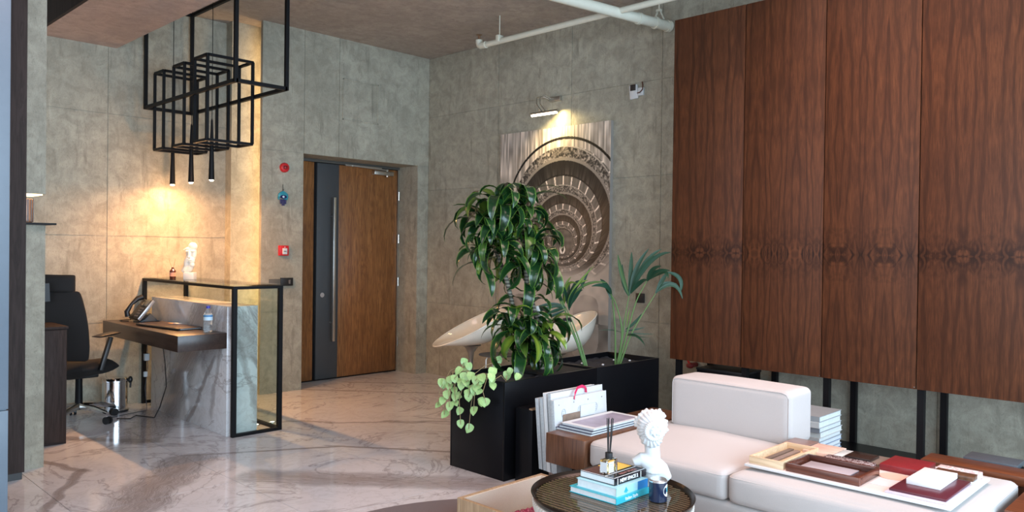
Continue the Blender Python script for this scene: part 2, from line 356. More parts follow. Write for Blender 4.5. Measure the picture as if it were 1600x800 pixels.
def wood(name, c0, c1, dark, axis='z', rough=.32, figure=False, scale=1, centre=None, half=None, coat=.15):
    t = NT(name)
    if figure:
        # book-matched veneer: mirrored about each leaf edge and about a horizontal line
        g = t.n('ShaderNodeTexCoord').outputs['Object']; sp = t.n('ShaderNodeSeparateXYZ'); t.l(g, sp.inputs[0])
        mx = t.math('PINGPONG', t.math('ADD', sp.outputs[1], 10.0), .15)
        mz = t.math('ABSOLUTE', sp.outputs[2])
        oi = t.n('ShaderNodeObjectInfo').outputs['Random']
        cb = t.n('ShaderNodeCombineXYZ'); t.l(mx, cb.inputs[0]); t.l(t.math('MULTIPLY', oi, .6), cb.inputs[1]); t.l(mz, cb.inputs[2])
        mp = t.n('ShaderNodeMapping'); mp.inputs['Scale'].default_value = (1, 1, .16); t.l(cb.outputs[0], mp.inputs[0]); vec = mp.outputs[0]
        big = t.noise(vec, 11, 5, .6, 2.2)
        cath = t.n('ShaderNodeTexWave', wave_type='BANDS', bands_direction='X'); cath.inputs['Scale'].default_value = 5
        cath.inputs['Distortion'].default_value = 12; cath.inputs['Detail'].default_value = 3; cath.inputs['Detail Scale'].default_value = 1.2
        t.l(vec, cath.inputs[0])
        fine = t.noise(t.coord('Object', (1, 1, .05)), 190, 3, .6)
        c = t.mix(t.ramp(big, [(.3, 0), (.7, 1)]), c0, c1)
        c = t.mix(t.ramp(cath.outputs['Fac'], [(0, .5), (.35, 0), (1, 0)]), c, dark)
        c = t.mix(t.ramp(fine, [(.35, .5), (.6, 0)]), c, dark)
        # knots along the mirror line
        kn = t.n('ShaderNodeTexNoise', i_Scale=7.0, i_Detail=4.0, i_Distortion=2.5)
        cb2 = t.n('ShaderNodeCombineXYZ'); t.l(t.math('MULTIPLY', mx, 2), cb2.inputs[0]); t.l(oi, cb2.inputs[1]); t.l(mz, cb2.inputs[2]); t.l(cb2.outputs[0], kn.inputs[0])
        near = t.ramp(mz, [(0, 1), (.10, .45), (.22, 0)])
        c = t.mix(t.math('MULTIPLY', near, t.ramp(kn.outputs['Fac'], [(.45, 0), (.6, .95)])), c, [x*.6 for x in dark])
        c = t.mix(t.math('MULTIPLY', near, t.ramp(kn.outputs['Fac'], [(.3, .5), (.42, 0)])), c, [min(1, x*1.35) for x in c1])
        h = fine
    else:
        sc = {'z': (1, 1, .08), 'y': (1, .08, 1), 'x': (.08, 1, 1)}[axis]
        vec = t.coord('World', sc)
        big = t.noise(vec, 7*scale, 4, .55, 1.0); fine = t.noise(vec, 70*scale, 4, .6, .4)
        c = t.mix(t.ramp(big, [(.3, 0), (.7, 1)]), c0, c1)
        rings = t.noise(vec, 16*scale, 2, .5, 2.2)
        c = t.mix(t.ramp(rings, [(.42, 0), (.5, .55), (.56, 0)]), c, dark)
        c = t.mix(t.ramp(fine, [(.35, .55), (.6, 0)]), c, dark); h = fine
    t.l(c, t.b.inputs['Base Color']); t.b.inputs['Roughness'].default_value = rough
    t.b.inputs['Coat Weight'].default_value = coat; t.b.inputs['Coat Roughness'].default_value = .25
    if figure: t.b.inputs['Specular IOR Level'].default_value = .22
    t.bump(h, .08, .002); return t.m
M_panel = wood('walnut_veneer', (.065, .022, .010), (.13, .044, .017), (.028, .010, .005), figure=True, rough=.5, coat=0)
M_door = wood('walnut_door', (.24, .095, .028), (.36, .155, .05), (.10, .035, .012), scale=1.2, rough=.35)
M_dark = wood('dark_walnut', (.035, .022, .018), (.055, .034, .027), (.018, .012, .010), axis='y', rough=.3)
M_darkv = wood('dark_walnut_upright', (.035, .024, .021), (.050, .034, .030), (.018, .012, .010), axis='z', rough=.6, coat=0)
M_darkv.node_tree.nodes['Principled BSDF'].inputs['Specular IOR Level'].default_value = .2
M_red = wood('reddish_walnut', (.16, .05, .02), (.23, .075, .03), (.08, .025, .012), axis='y', rough=.3)
M_side = wood('brown_walnut', (.12, .05, .025), (.17, .075, .035), (.06, .024, .012), axis='z', rough=.35)
M_oak = wood('pale_oak', (.42, .29, .17), (.52, .37, .23), (.28, .18, .1), axis='z', rough=.5)
M_oaktray = wood('birch_tray', (.70, .52, .33), (.78, .62, .42), (.55, .38, .22), axis='y', rough=.5)
M_mahog = wood('mahogany_tray', (.10, .03, .018), (.15, .045, .024), (.05, .014, .009), axis='y', rough=.25, coat=.4)
M_copper = wood('zebrano_vase', (.55, .25, .13), (.62, .32, .18), (.13, .04, .02), scale=2.0)
M_black = flat('black_steel', (.004, .004, .005), .5, 0, spec=.2)
M_planter = flat('black_lacquer', (.004, .0045, .006), .3, 0, spec=.18)
M_rubber = flat('black_plastic', (.012, .012, .013), .4)
M_mesh = flat('black_fabric_mesh', (.010, .009, .009), .85, bump=.3, scale=300)
M_grey = flat('anthracite_door_panel', (.055, .06, .065), .45)
M_steel = flat('brushed_steel', (.62, .61, .57), .3, 1)
M_chrome = flat('polished_chrome', (.8, .8, .8), .1, 1)
M_white = flat('white_gloss_plastic', (.80, .76, .66), .12, coat=.6)
M_plaster = flat('white_plaster', (.66, .69, .70), .5, var=.03)
M_stat = flat('cream_plaster', (.85, .80, .70), .55, var=.03)
M_pipe = flat('painted_pipe', (.62, .62, .52), .4)
M_fab = None
def fabric(name, col, s=260, var=.10):
    t = NT(name); v = t.coord('Object'); n1 = t.noise(v, s, 3, .7); n2 = t.noise(v, 3, 3)
    wx = t.n('ShaderNodeTexWave', bands_direction='X'); wx.inputs['Scale'].default_value = 120; t.l(v, wx.inputs[0])
    wy = t.n('ShaderNodeTexWave', bands_direction='Y'); wy.inputs['Scale'].default_value = 120; t.l(v, wy.inputs[0])
    c = t.mix(n1, [x*(1-var) for x in col], [min(1, x*(1+var)) for x in col])
    c = t.mix(t.ramp(n2, [(.3, 0), (.7, .3)]), c, [x*.92 for x in col])
    t.l(c, t.b.inputs['Base Color']); t.b.inputs['Roughness'].default_value = .92
    t.b.inputs['Sheen Weight'].default_value = .2
    t.bump(t.math('ADD', t.math('ADD', wx.outputs['Fac'], wy.outputs['Fac']), n1), .25, .002); return t.m
M_fab = fabric('sofa_linen', (.49, .465, .45))
M_rug = fabric('brown_rug', (.10, .055, .05), 60, .5)
M_paper = flat('white_paper', (.60, .64, .66), .7)
def layered(name, a, b, freq, axis=2):
    t = NT(name); g = t.n('ShaderNodeTexCoord').outputs['Object']; sp = t.n('ShaderNodeSeparateXYZ'); t.l(g, sp.inputs[0])
    s = t.math('SINE', t.math('MULTIPLY', sp.outputs[axis], freq)); n = t.noise(t.coord('Object'), 60, 2)
    c = t.mix(t.ramp(t.math('ADD', t.math('MULTIPLY', s, .5), n), [(.3, 0), (.8, 1)]), a, b)
    t.l(c, t.b.inputs['Base Color']); t.b.inputs['Roughness'].default_value = .7; return t.m
M_pages = layered('page_edges', (.58, .64, .66), (.80, .84, .85), 2600)
M_corr = layered('sheet_edges', (.30, .36, .40), (.60, .66, .68), 700)
def glass(name, col=(.95, 1, .98), rough=0.0, thin=True):
    t = NT(name)
    gl = t.n('ShaderNodeBsdfGlossy'); gl.inputs['Roughness'].default_value = .01
    tr = t.n('ShaderNodeBsdfTransparent'); tr.inputs[0].default_value = (*col, 1)
    fr = t.n('ShaderNodeFresnel'); fr.inputs[0].default_value = 1.45
    mx = t.n('ShaderNodeMixShader'); ge = t.n('ShaderNodeNewGeometry'); t.l(t.math('MULTIPLY', fr.outputs[0], t.math('SUBTRACT', 1, ge.outputs['Backfacing'])), mx.inputs[0]); t.l(tr.outputs[0], mx.inputs[1]); t.l(gl.outputs[0], mx.inputs[2])
    t.l(mx.outputs[0], t.t.nodes['Material Output'].inputs[0]); return t.m
M_glass = glass('clear_glass', (.93, .97, .95))
M_smoke = glass('tray_glass', (.85, .85, .85))
M_pglass = flat('thick_clear_glass', (.97, .98, .98), .02, trans=1, ior=1.45, var=0)
M_blueglass = flat('clear_water_bottle', (.90, .96, 1.0), .04, trans=.92, ior=1.33, var=0)
def leafmat(name, c0, c1, edge, rough=.22, kind='stripe'):
    t = NT(name); oi = t.n('ShaderNodeObjectInfo').outputs['Random']
    uv = t.n('ShaderNodeTexCoord').outputs['UV']; sp = t.n('ShaderNodeSeparateXYZ'); t.l(uv, sp.inputs[0])
    a = t.math('ABSOLUTE', t.math('SUBTRACT', sp.outputs[0], .5))
    n = t.noise(t.coord('Object'), 30 if kind == 'stripe' else 75, 4)
    c = t.mix(oi, c0, c1)
    if kind == 'stripe':
        c = t.mix(t.ramp(t.math('ADD', a, t.math('MULTIPLY', n, .08)), [(.40, 0), (.5, .8)]), c, edge)
        c = t.mix(t.math('MULTIPLY', t.ramp(oi, [(.78, 0), (.95, .7)]), t.ramp(a, [(.1, 1), (.4, .4)])), c, (.20, .30, .03))
    elif kind == 'spots':
        c = t.mix(t.ramp(n, [(.42, 0), (.54, 1)]), c, edge)
        c = t.mix(t.ramp(a, [(0, .8), (.04, 0)]), c, edge)
    t.l(c, t.b.inputs['Base Color']); t.b.inputs['Roughness'].default_value = rough
    t.b.inputs['Subsurface Weight'].default_value = 0.0
    t.bump(n, .1, .002); return t.m
M_drac = leafmat('dracaena_leaf', (.006, .028, .010), (.014, .060, .014), (.09, .20, .03), .2)
M_palm = leafmat('palm_leaf', (.012, .045, .026), (.022, .065, .034), (.02, .06, .03), .4)
M_pothos = leafmat('pothos_leaf', (.10, .28, .05), (.16, .36, .07), (.42, .62, .28), .35, 'spots')
M_palm.node_tree.nodes['Principled BSDF'].inputs['Specular IOR Level'].default_value = .25
M_stem = flat('green_stem', (.10, .20, .06), .5)
M_vine = flat('vine_stem', (.28, .22, .11), .6)
M_bark = layered('ringed_bark', (.06, .055, .04), (.22, .21, .16), 260)
M_barkw = flat('pale_pole', (.55, .57, .55), .7, var=.25, scale=40)
M_soil = flat('dark_potting_soil', (.02, .022, .028), .9, var=.6, scale=90, bump=.9)

# ------------------------------------------------------------------ setting
X, Y, H = 5.769, 7.031, 3.63
# floor: every marble slab is its own piece over a dark grout bed
fl = B('floor', -2.6, 6.0, -2.6, 8.0, -.06, -.004, flat('grout', (.16, .15, .15), .8)); fl['kind'] = 'structure'
xj = [-2.2, -1.315, -.43, .455, 1.345, 2.24, 3.105, 3.995, 4.88, 5.77]
offs = [0, .9, 0, .9, .95, 0, .45, 1.3, .5]
gp = .0016
for ci in range(len(xj)-1):
    base = [-2.6, -2.6, -2.6, -2.6, -2.6+0.0, -2.6, -2.6, -2.6, -2.6][ci]
    joints = {3: 4.55, 4: 4.55, 5: 3.59, 6: 5.3, 7: 4.0, 8: 4.9}.get(ci, 4.0)
    ys = sorted([joints+1.8*k for k in range(-4, 3) if -2.4 < joints+1.8*k < 7.35])
    ys = [-2.6]+ys+[7.46]
    for a, b in zip(ys[:-1], ys[1:]):
        B('marble_tile', xj[ci]+gp, xj[ci+1]-gp, a+gp, b-gp, -.02, 0, M_floor, fl)

def panel_wall(name, plane, at, thick, us, zs, holes=(), sign=1, mat=M_wall, gap=.0035):
    """wall body + one proud concrete panel per formwork field. plane 'y': wall facing -y, u = x. plane 'x': facing -x, u = y"""
    def bx(nm, u0, u1, z0, z1, d0, d1, par=None):
        if plane == 'y': return B(nm, u0, u1, at+d0, at+d1, z0, z1, mat, par, bevel=0)
        return B(nm, at+d0, at+d1, u0, u1, z0, z1, mat, par, bevel=0)
    return bx
# door wall (facing the camera side), opening x 4.15-5.615, z 0-2.387
wd = G().box(3.9, 4.15, Y+.006, Y+.45, 0, H).box(4.15, 5.615, Y+.006, Y+.45, 2.387, H).box(5.615, 6.05, Y+.006, Y+.45, 0, H).box(3.70, 3.9, Y+.006, Y+.05, 0, H).build('wall_door', M_wall); wd['kind'] = 'structure'
def cp(par, x0, x1, y0, y1, z0, z1): return B('concrete_panel', x0, x1, y0, y1, z0, z1, M_wall, par)
g_ = .003
for (x0, x1, z0, z1) in ((3.695, 4.15, 0, .80), (3.695, 4.15, .80, 2.387), (3.695, 4.15, 2.387, H), (4.15, 4.56, 2.387, H),
                         (4.56, X, 2.387, H), (5.615, X, 0, 2.387)):
    cp(wd, x0+(g_ if x0 > 3.7 else 0), x1-g_*(x1 < X), Y, Y+.008, z0+(g_ if z0 else 0), z1)
# cast square patch above the door
pz = G().box(4.61, 5.045, Y-.004, Y+.002, 2.795, 3.21).build('concrete_panel', M_wall, wd, bevel=.003)
for q in ((4.60, 4.615, 2.785, 3.22), (5.04, 5.055, 2.785, 3.22), (4.60, 5.055, 2.785, 2.80), (4.60, 5.055, 3.205, 3.22)):
    G().box(q[0], q[1], Y-.009, Y+.002, q[2], q[3]).build('concrete_edge', M_wall, wd, bevel=.003)
# right wall
wr = B('wall_right', X+.006, X+.3, -2.6, Y+.45, 0, H, M_wall); wr['kind'] = 'structure'
ysm = [Y, 5.885, 4.88, 3.85, 2.75, 1.62, .5, -.7, -2.6]
zsm = [0, .82, 2.11, 2.95, H]
for i in range(len(ysm)-1):
    for j in range(4):
        B('concrete_panel', X, X+.008, ysm[i+1]+g_, ysm[i]-g_, zsm[j]+g_*(j > 0), zsm[j+1]-g_, M_wall, wr)
# alcove wall behind the reception desk
wa = B('wall_alcove', -2.6, 3.56, 7.406, 7.7, 0, H, M_wall); wa['kind'] = 'structure'
xs = [-2.6, -.8, .6, 1.2, 2.42, 3.56]; zs = [0, .75, 1.52, 2.6, H]
for i in range(5):
    for j in range(4):
        if i < 3 and j in (1,): pass
        B('concrete_panel', xs[i]+g_, xs[i+1]-g_, 7.40, 7.408, zs[j]+g_*(j > 0), zs[j+1]-g_, M_wall, wa)
wp = B('wall_pier', 3.505, 4.0, 7.28, 7.7, 0, H, M_wall); wp['kind'] = 'structure'
wb = B('wall_recess', 4.0, 6.05, 7.44, 7.7, 0, H, M_wall); wb['kind'] = 'structure'
# ceiling + beam
ce = B('ceiling', -2.6, 6.1, -2.6, 7.7, H, H+.15, M_ceil); ce['kind'] = 'structure'
be = B('ceiling_beam', 1.86, 2.49, -2.6, 7.40, 3.19, H, M_soff); be['kind'] = 'structure'
bd = B('beam_side_sheet', 1.835, 1.858, -2.6, 7.40, 3.19, H, M_darkv); bd['kind'] = 'structure'  # thin dark brown sheet covering the left face of the beam
# back and left walls, off frame, with big glazed openings
def glazed(name, plane, at, u0, u1, n, idx):
    o = []
    g = G()
    if plane == 'y':
        g.box(u0, u1, at-.2, at, 0, .15).box(u0, u1, at-.2, at, 3.3, H)
    else:
        g.box(at-.2, at, u0, u1, 0, .15).box(at-.2, at, u0, u1, 3.3, H)
    w = g.build(name, M_wall); w['kind'] = 'structure'
    fr = struct_empty('window_%d' % idx)
    for k in range(n+1):
        u = u0+(u1-u0)*k/n
        if plane == 'y': B('mullion', u-.03, u+.03, at-.12, at-.04, .15, 3.3, M_black, fr)
        else: B('mullion', at-.12, at-.04, u-.03, u+.03, .15, 3.3, M_black, fr)
glazed('wall_back', 'y', -2.6, -2.6, 6.05, 5, 1)
glazed('wall_left', 'x', -2.6, -2.6, 7.7, 6, 2)

# left pier with lit niche
pl_ = G().box(1.30, 1.487, 5.68, 6.05, 1.765, H).box(1.30, 1.487, 5.68, 6.05, 0, 1.565).build('wall_niche_pier', M_wall); pl_['kind'] = 'structure'
plb = B('wall_niche_back', 1.10, 1.335, 5.72, 6.05, 0, H, M_wall); plb['kind'] = 'structure'
sh = B('niche_shelf', 1.335, 1.535, 5.62, 6.0, 1.566, 1.578, M_black); tag(sh, 'thin black shelf in the lit niche of the left pier, under the striped vase', 'shelf')
vz = thing('ribbed_vase', 'copper and black striped vase standing on the niche shelf at far left', 'vase', (1.395, 5.75, 1.578))
G().lathe([(.030, 0), (.038, .01), (.040, .08), (.040, .15), (.034, .155), (.034, .15), (.034, .02), (0, .02)], (1.395, 5.75, 1.578), 24).build('body', M_copper, vz, smooth=True)
for k in range(12):
    a = 2*math.pi*k/12; c_, s_ = math.cos(a), math.sin(a)
    G().tube([(1.395+.040*c_, 5.75+.040*s_, 1.585), (1.395+.041*c_, 5.75+.041*s_, 1.73)], .003, 6).build('rib', M_dark, vz)
M_led = flat('warm_led', (1, .8, .5), .5, emit=(1.0, .62, .28), estr=14)
nl = B('niche_light', 1.345, 1.475, 5.70, 5.95, 1.757, 1.764, flat('warm_diffuser', (1, .85, .6), .5, emit=(1.0, .72, .36), estr=2.2)); tag(nl, 'warm glowing light strip at the top of the niche above the striped vase', 'light')
spot('niche_spot', (1.41, 5.83, 1.75), (1.41, 5.8, 1.5), 1.2, (1, .7, .4), 140)
# dark brown post and blue-grey door leaf at the very left
t3 = B('trim_2', 1.225, 1.325, 5.46, 5.60, .045, H, M_darkv); t3['kind'] = 'structure'
t4 = B('trim_3', 1.225, 1.315, 5.47, 5.60, 0, .045, M_rubber, bevel=0); t4['kind'] = 'structure'
bgm = flat('blue_grey_laminate', (.13, .175, .22), .35)
cb = thing('tall_cabinet', 'tall plain blue-grey cabinet cropped by the left edge of the frame', 'cabinet', (.8, 4.7, 0))
B('carcass', .55, 1.04, 4.63, 5.2, .0, H-.01, bgm, cb)
B('door', .55, 1.045, 4.61, 4.63, .60, H-.02, bgm, cb, bevel=.002)
B('door', .55, 1.045, 4.61, 4.63, .02, .593, bgm, cb, bevel=.002)

# entrance door in its recess
dr = struct_empty('door_1', (4.9, 7.36, 0))
DY = 7.385
B('side_panel', 4.16, 4.485, DY, DY+.04, .01, 2.355, M_door, dr, bevel=.002)
B('handle_stile', 4.522, 4.795, DY-.004, DY+.04, .012, 2.35, M_grey, dr, bevel=.002)
B('door_leaf', 4.797, 5.590, DY, DY+.045, .012, 2.35, M_door, dr, bevel=.002)
G().box(4.15, 5.615, DY+.03, DY+.06, 0, 2.387).build('door_frame', M_black, dr)
B('frame_head', 4.15, 5.615, DY-.015, DY+.03, 2.357, 2.387, flat('frame_grey', (.12, .12, .11), .4, .5), dr)
B('threshold_gap', 4.15, 5.615, DY-.005, DY+.03, 0.0, .012, M_black, dr)
B('hinge_jamb', 5.594, 5.612, DY-.012, DY+.03, 0.0, 2.36, M_steel, dr)
hd = G().box(4.683, 4.713, DY-.085, DY-.055, .42, 1.985).build('pull_handle', M_steel, dr, bevel=.003)
for z in (.62, 1.78): G().tube([(4.698, DY-.06, z), (4.698, DY, z)], .010, 10).build('handle_bracket', M_steel, hd, smooth=True)
G().tube([(4.592, DY-.014, .925), (4.592, DY, .925)], .026, 20).build('lock_cylinder', M_chrome, dr, smooth=True, angle=40)
dc = B('door_closer', 5.23, 5.50, DY-.06, DY, 2.275, 2.325, M_steel, dr, bevel=.006)
G().bar((5.42, DY-.05, 2.335), (4.95, DY-.03, 2.352), .022, .012).tube([(5.42, DY-.035, 2.26), (5.42, DY-.035, 2.345)], .014, 12).build('closer_arm', M_steel, dc)
G().box(4.86, 5.35, DY-.03, DY-.01, 2.345, 2.362).build('slide_rail', M_steel, dc)
for z in (.35, 1.05, 1.55, 2.05): G().tube([(5.60, DY-.022, z-.05), (5.60, DY-.022, z+.05)], .009, 8).build('hinge', M_steel, dr)

# things on the door wall
al = thing('fire_alarm_sounder', 'round red fire alarm sounder high on the wall left of the door', 'alarm', (3.93, Y, 2.225))
M_fire = flat('fire_red', (.55, .015, .02), .35)
G().lathe([(.048, 0), (.048, .02), (.040, .032), (.025, .035), (0, .035)], n=28).xf(Matrix.Translation((3.93, Y-.001, 2.225)) @ Matrix.Rotation(math.radians(90), 4, 'X')).build('body', M_fire, al, smooth=True)
G().lathe([(.020, .03), (.018, .05), (0, .055)], n=20).xf(Matrix.Translation((3.93, Y, 2.225)) @ Matrix.Rotation(math.radians(90), 4, 'X')).build('dome', flat('dark_red', (.25, .01, .015), .2), al, smooth=True)
for k in range(3):
    G().bar((3.93-.03, Y-.037, 2.238-.012*k-.0), (3.93+.0-.012, Y-.037, 2.238-.012*k), .004).build('slot', M_rubber, al)
cpn = thing('fire_call_point', 'square red fire call point with white press panel, left of the door', 'alarm', (3.93, Y, 1.405))
B('body', 3.875, 3.975, Y-.035, Y, 1.355, 1.455, M_fire, cpn, bevel=.005)
B('press_panel', 3.905, 3.955, Y-.041, Y-.033, 1.368, 1.428, M_paper, cpn, bevel=.002)
B('press_mark', 3.915, 3.945, Y-.0425, Y-.040, 1.394, 1.401, M_rubber, cpn)
B('indicator', 3.925, 3.935, Y-.038, Y-.034, 1.434, 1.442, M_paper, cpn)
hs = thing('hanging_charm', 'turquoise and navy hand-shaped charm hanging by a cord left of the door', 'charm', (3.915, Y, 1.95))
M_turq = flat('turquoise_glaze', (.03, .28, .36), .25); M_navy = flat('navy_glaze', (.012, .015, .10), .25)
G().tube([(3.918, Y-.006, 2.06), (3.918, Y-.01, 1.99)], .0025, 6).ball((3.918, Y-.012, 1.985), .010, 10, 8).ball((3.918, Y-.012, 2.005), .006, 10, 8).build('cord', M_rubber, hs)
hp = [(-.055, .0), (-.05, .03), (-.03, .045), (0, .06), (.03, .045), (.05, .03), (.055, 0), (.045, -.03), (.03, -.03), (.032, 0), (-.032, 0), (-.03, -.03), (-.045, -.03)]
G().prism([(3.916+a*1.0, 1.935+b) for a, b in hp[:9]], Y-.022, Y-.008, 'y').build('palm', M_turq, hs, bevel=.003)
G().prism([(3.916+a, 1.935+b) for a, b in [(-.05, -.03), (-.058, -.005), (-.045, .0), (-.036, -.03)]], Y-.02, Y-.008, 'y').build('thumb', M_turq, hs, bevel=.002)
G().prism([(3.916+.036*math.cos(a), 1.935+.018*math.sin(a)) for a in [2*math.pi*k/16 for k in range(16)]], Y-.026, Y-.018, 'y').build('eye', M_navy, hs)
G().ball((3.916, Y-.026, 1.935), (.012, .005, .012)).build('eye_pearl', flat('pale_blue', (.5, .65, .75), .2), hs, smooth=True)
for k, (dx, l) in enumerate(((-.026, .045), (-.009, .062), (.009, .062), (.026, .045))):
    G().tube([(3.916+dx, Y-.018, 1.91), (3.916+dx, Y-.018, 1.91-l)], [.009, .007], 10).build('finger', M_navy, hs, smooth=True)
sk = thing('black_access_reader', 'black rectangular access reader on the wall at counter height', 'wall device', (4.0, Y, 1.10))
B('plate', 3.90, 4.035, Y-.018, Y, 1.055, 1.135, M_rubber, sk, bevel=.003)
B('reader_window', 3.985, 4.005, Y-.021, Y-.017, 1.075, 1.115, flat('dim_window', (.12, .12, .12), .2), sk)
B('metal_bracket', 3.78, 3.90, Y-.012, Y, 1.045, 1.125, flat('dull_grey_plate', (.10, .10, .09), .5), sk, bevel=.002)

# ------------------------------------------------------------------ reception desk
FX0, FX1, FY0, FY1, FZ = 2.72, 3.13, 5.59, 7.385, 1.14
dk = thing('glass_counter', 'long black-framed glass counter enclosing the marble reception slab', 'counter', (2.92, 6.4, 0))
b_ = .032
for (x, y) in ((FX0, FY0), (FX1-b_, FY0), (FX0, FY1-b_), (FX1-b_, FY1-b_)):
    B('frame_post', x, x+b_, y, y+b_, 0, FZ, M_black, dk)
for z in (0, FZ-b_*.7):
    h = b_*.7
    B('frame_rail', FX0+b_, FX1-b_, FY0, FY0+b_, z, z+h, M_black, dk)
    B('frame_rail', FX0+b_, FX1-b_, FY1-b_, FY1, z, z+h, M_black, dk)
    B('frame_rail', FX0, FX0+b_*.8, FY0+b_, FY1-b_, z, z+h, M_black, dk) if z else None
    B('frame_rail', FX1-b_, FX1, FY0+b_, FY1-b_, z, z+h, M_black, dk)
B('glass_top', FX0+.005, FX1-.005, FY0+.005, FY1-.005, FZ-.001, FZ+.009, M_glass, dk)
B('glass_pane', FX0+b_, FX1-b_, FY0+.012, FY0+.018, .022, FZ-.024, M_glass, dk)
B('glass_pane', FX1-.018, FX1-.012, FY0+b_, FY1-b_, .022, FZ-.024, M_glass, dk)
sl = B('marble_slab', 2.705, 2.955, 5.66, 7.12, 0, .985, M_slab, bevel=.002); tag(sl, 'thick veined white marble slab standing inside the glass counter', 'marble slab')
de = thing('floating_desk', 'dark wooden floating desk top fixed to the marble slab behind reception', 'desk', (2.52, 6.4, .67))
B('desk_top', 2.335, 2.704, 5.66, 7.22, .67, .788, M_dark, de, bevel=.002)
B('cable_tray', 2.45, 2.62, 6.0, 6.8, .645, .67, M_black, de)
for i, (x, y, lb) in enumerate(((3.06, 5.87, 'small white floor uplight nearest the counter corner'), (3.20, 5.87, 'small white floor uplight outside the counter glass'))):
    u = thing('floor_uplight', lb, 'light', (x, y, 0), 'floor uplights by the counter')
    G().lathe([(.028, 0), (.028, .004), (.022, .006)], (x, y, 0), 20).build('ring', M_chrome, u)
    G().lathe([(.021, .003), (.019, .0065)], (x, y, 0), 20).build('lens', flat('uplight_lens', (1, 1, 1), .3, emit=(1, .95, .85), estr=1.5), u)

# telephone
ph = thing('desk_telephone', 'black office telephone propped up on the far end of the desk', 'telephone', (2.56, 6.98, .788))
Mt = Matrix.Translation((2.50, 6.93, .80)) @ Matrix.Rotation(math.radians(-52), 4, 'Y')
def tb(nm, x0, x1, y0, y1, z0, z1, m, par=ph, bv=.004): return G().box(x0, x1, y0, y1, z0, z1).xf(Mt).build(nm, m, par, bevel=bv)
tb('body', 0, .20, -.11, .11, 0, .03, M_rubber, bv=.01)
tb('screen_bezel', .13, .19, -.09, .03, .03, .036, flat('lcd_grey', (.10, .12, .12), .2))
tb('silver_edge', .0, .20, -.118, -.108, .005, .033, flat('silver_trim', (.45, .46, .47), .3, .6))
for i in range(4):
    for j in range(3):
        tb('key', .02+.025*i, .038+.025*i, -.07+.03*j, -.05+.03*j, .03, .035, flat('key_grey', (.08, .08, .085), .4), bv=.001)
G().tube([Mt @ Vector(p) for p in ((.005, .085, .045), (.03, .085, .075), (.10, .085, .085), (.17, .085, .075), (.205, .085, .05))], [.024, .022, .014, .022, .024], 12).build('handset', M_rubber, ph, smooth=True)
G().prism([(2.50, .789), (2.68, .789), (2.655, .80), (2.60, .86), (2.55, .81)], 6.86, 7.0, 'y').build('stand', flat('blue_grey_stand', (.05, .065, .08), .4), ph, bevel=.004)
G().tube([(2.50, 7.04, .80), (2.47, 7.08, .797), (2.42, 7.07, .795), (2.41, 7.0, .794), (2.46, 6.97, .794)], .004, 8).build('cord', M_rubber, ph, smooth=True)
# leather folder
fo = thing('leather_folder', 'black leather folder with papers lying on the desk by the water bottle', 'folder', (2.53, 6.2, .788))
def slab(g, quad, z0, z1):
    n = len(quad); return g.prism(quad, z0, z1)
q = [(2.40, 6.62), (2.485, 6.0), (2.68, 6.03), (2.62, 6.66)]
slab(G(), q, .789, .793).build('back_cover', M_rubber, fo)
slab(G(), [(2.41, 6.60), (2.50, 6.02), (2.675, 6.05), (2.615, 6.64)], .7935, .800).build('papers', M_paper, fo)
slab(G(), q, .8005, .805).build('front_cover', flat('brown_leather', (.035, .02, .018), .35), fo, bevel=.001)
G().tube([(2.487, 6.0, .7975), (2.40, 6.62, .7975)], .009, 10).build('spine', M_rubber, fo, smooth=True)
cd_ = thing('key_card', 'small orange and white card lying beside the telephone', 'card', (2.62, 6.5, .806))
G().prism([(2.585, 6.47), (2.60, 6.40), (2.64, 6.42), (2.63, 6.49)], .806, .8075).build('card', flat('orange_card', (.75, .42, .2), .4), cd_)
G().prism([(2.60, 6.40), (2.615, 6.33), (2.65, 6.34), (2.64, 6.42)], .8065, .812).build('tag', M_paper, cd_)
# water bottle
def lathe_obj(nm, prof, c, mat, par, n=28, **k): return G().lathe(prof, c, n).build(nm, mat, par, smooth=True, **k)
wbt = thing('water_bottle', 'clear plastic water bottle with blue cap on the desk corner', 'bottle', (2.63, 5.82, .788))
c = (2.63, 5.82, .789)
lathe_obj('body', [(.028, 0), (.033, .006), (.033, .05), (.031, .055), (.033, .06), (.033, .11), (.033, .125), (.026, .148), (.013, .168), (.012, .185), (.0, .185)], c, M_blueglass, wbt)
lathe_obj('label', [(.0338, .088), (.0338, .13)], c, flat('bottle_label', (.55, .72, .82), .5), wbt)
lathe_obj('label_band', [(.0341, .114), (.0341, .128)], c, flat('label_blue', (.06, .22, .45), .5), wbt)
lathe_obj('cap', [(.015, .178), (.015, .198), (.0, .199)], c, flat('blue_cap', (.03, .04, .38), .35), wbt)
# items on the counter glass
rd = thing('amber_reed_diffuser', 'small brown bottle with two reeds on the glass counter', 'diffuser', (2.83, 6.98, FZ+.009))
c = (2.83, 6.98, FZ+.009)
lathe_obj('bottle', [(.024, 0), (.026, .004), (.026, .07), (.012, .085), (.010, .10), (0, .10)], c, flat('amber_glass', (.07, .018, .012), .12), rd)
lathe_obj('label', [(.0266, .02), (.0266, .055)], c, flat('pinkish_label', (.55, .28, .22), .6), rd)
for a, b in ((-.03, .012), (.022, -.004)):
    G().tube([(c[0], c[1], c[2]+.07), (c[0]+a*.7, c[1]-a*.7+b, c[2]+.175)], .0016, 6).build('reed', M_copper, rd)
st = thing('face_sculpture', 'abstract white face sculpture with hand at its mouth, on the glass counter', 'sculpture', (2.89, 6.76, FZ+.009))
e1 = Vector((.7, -.714, 0)); e2 = Vector((-.714, -.70, 0))   # e1 picture right, e2 toward the viewer
O = Vector((2.89, 6.76, FZ+.009))
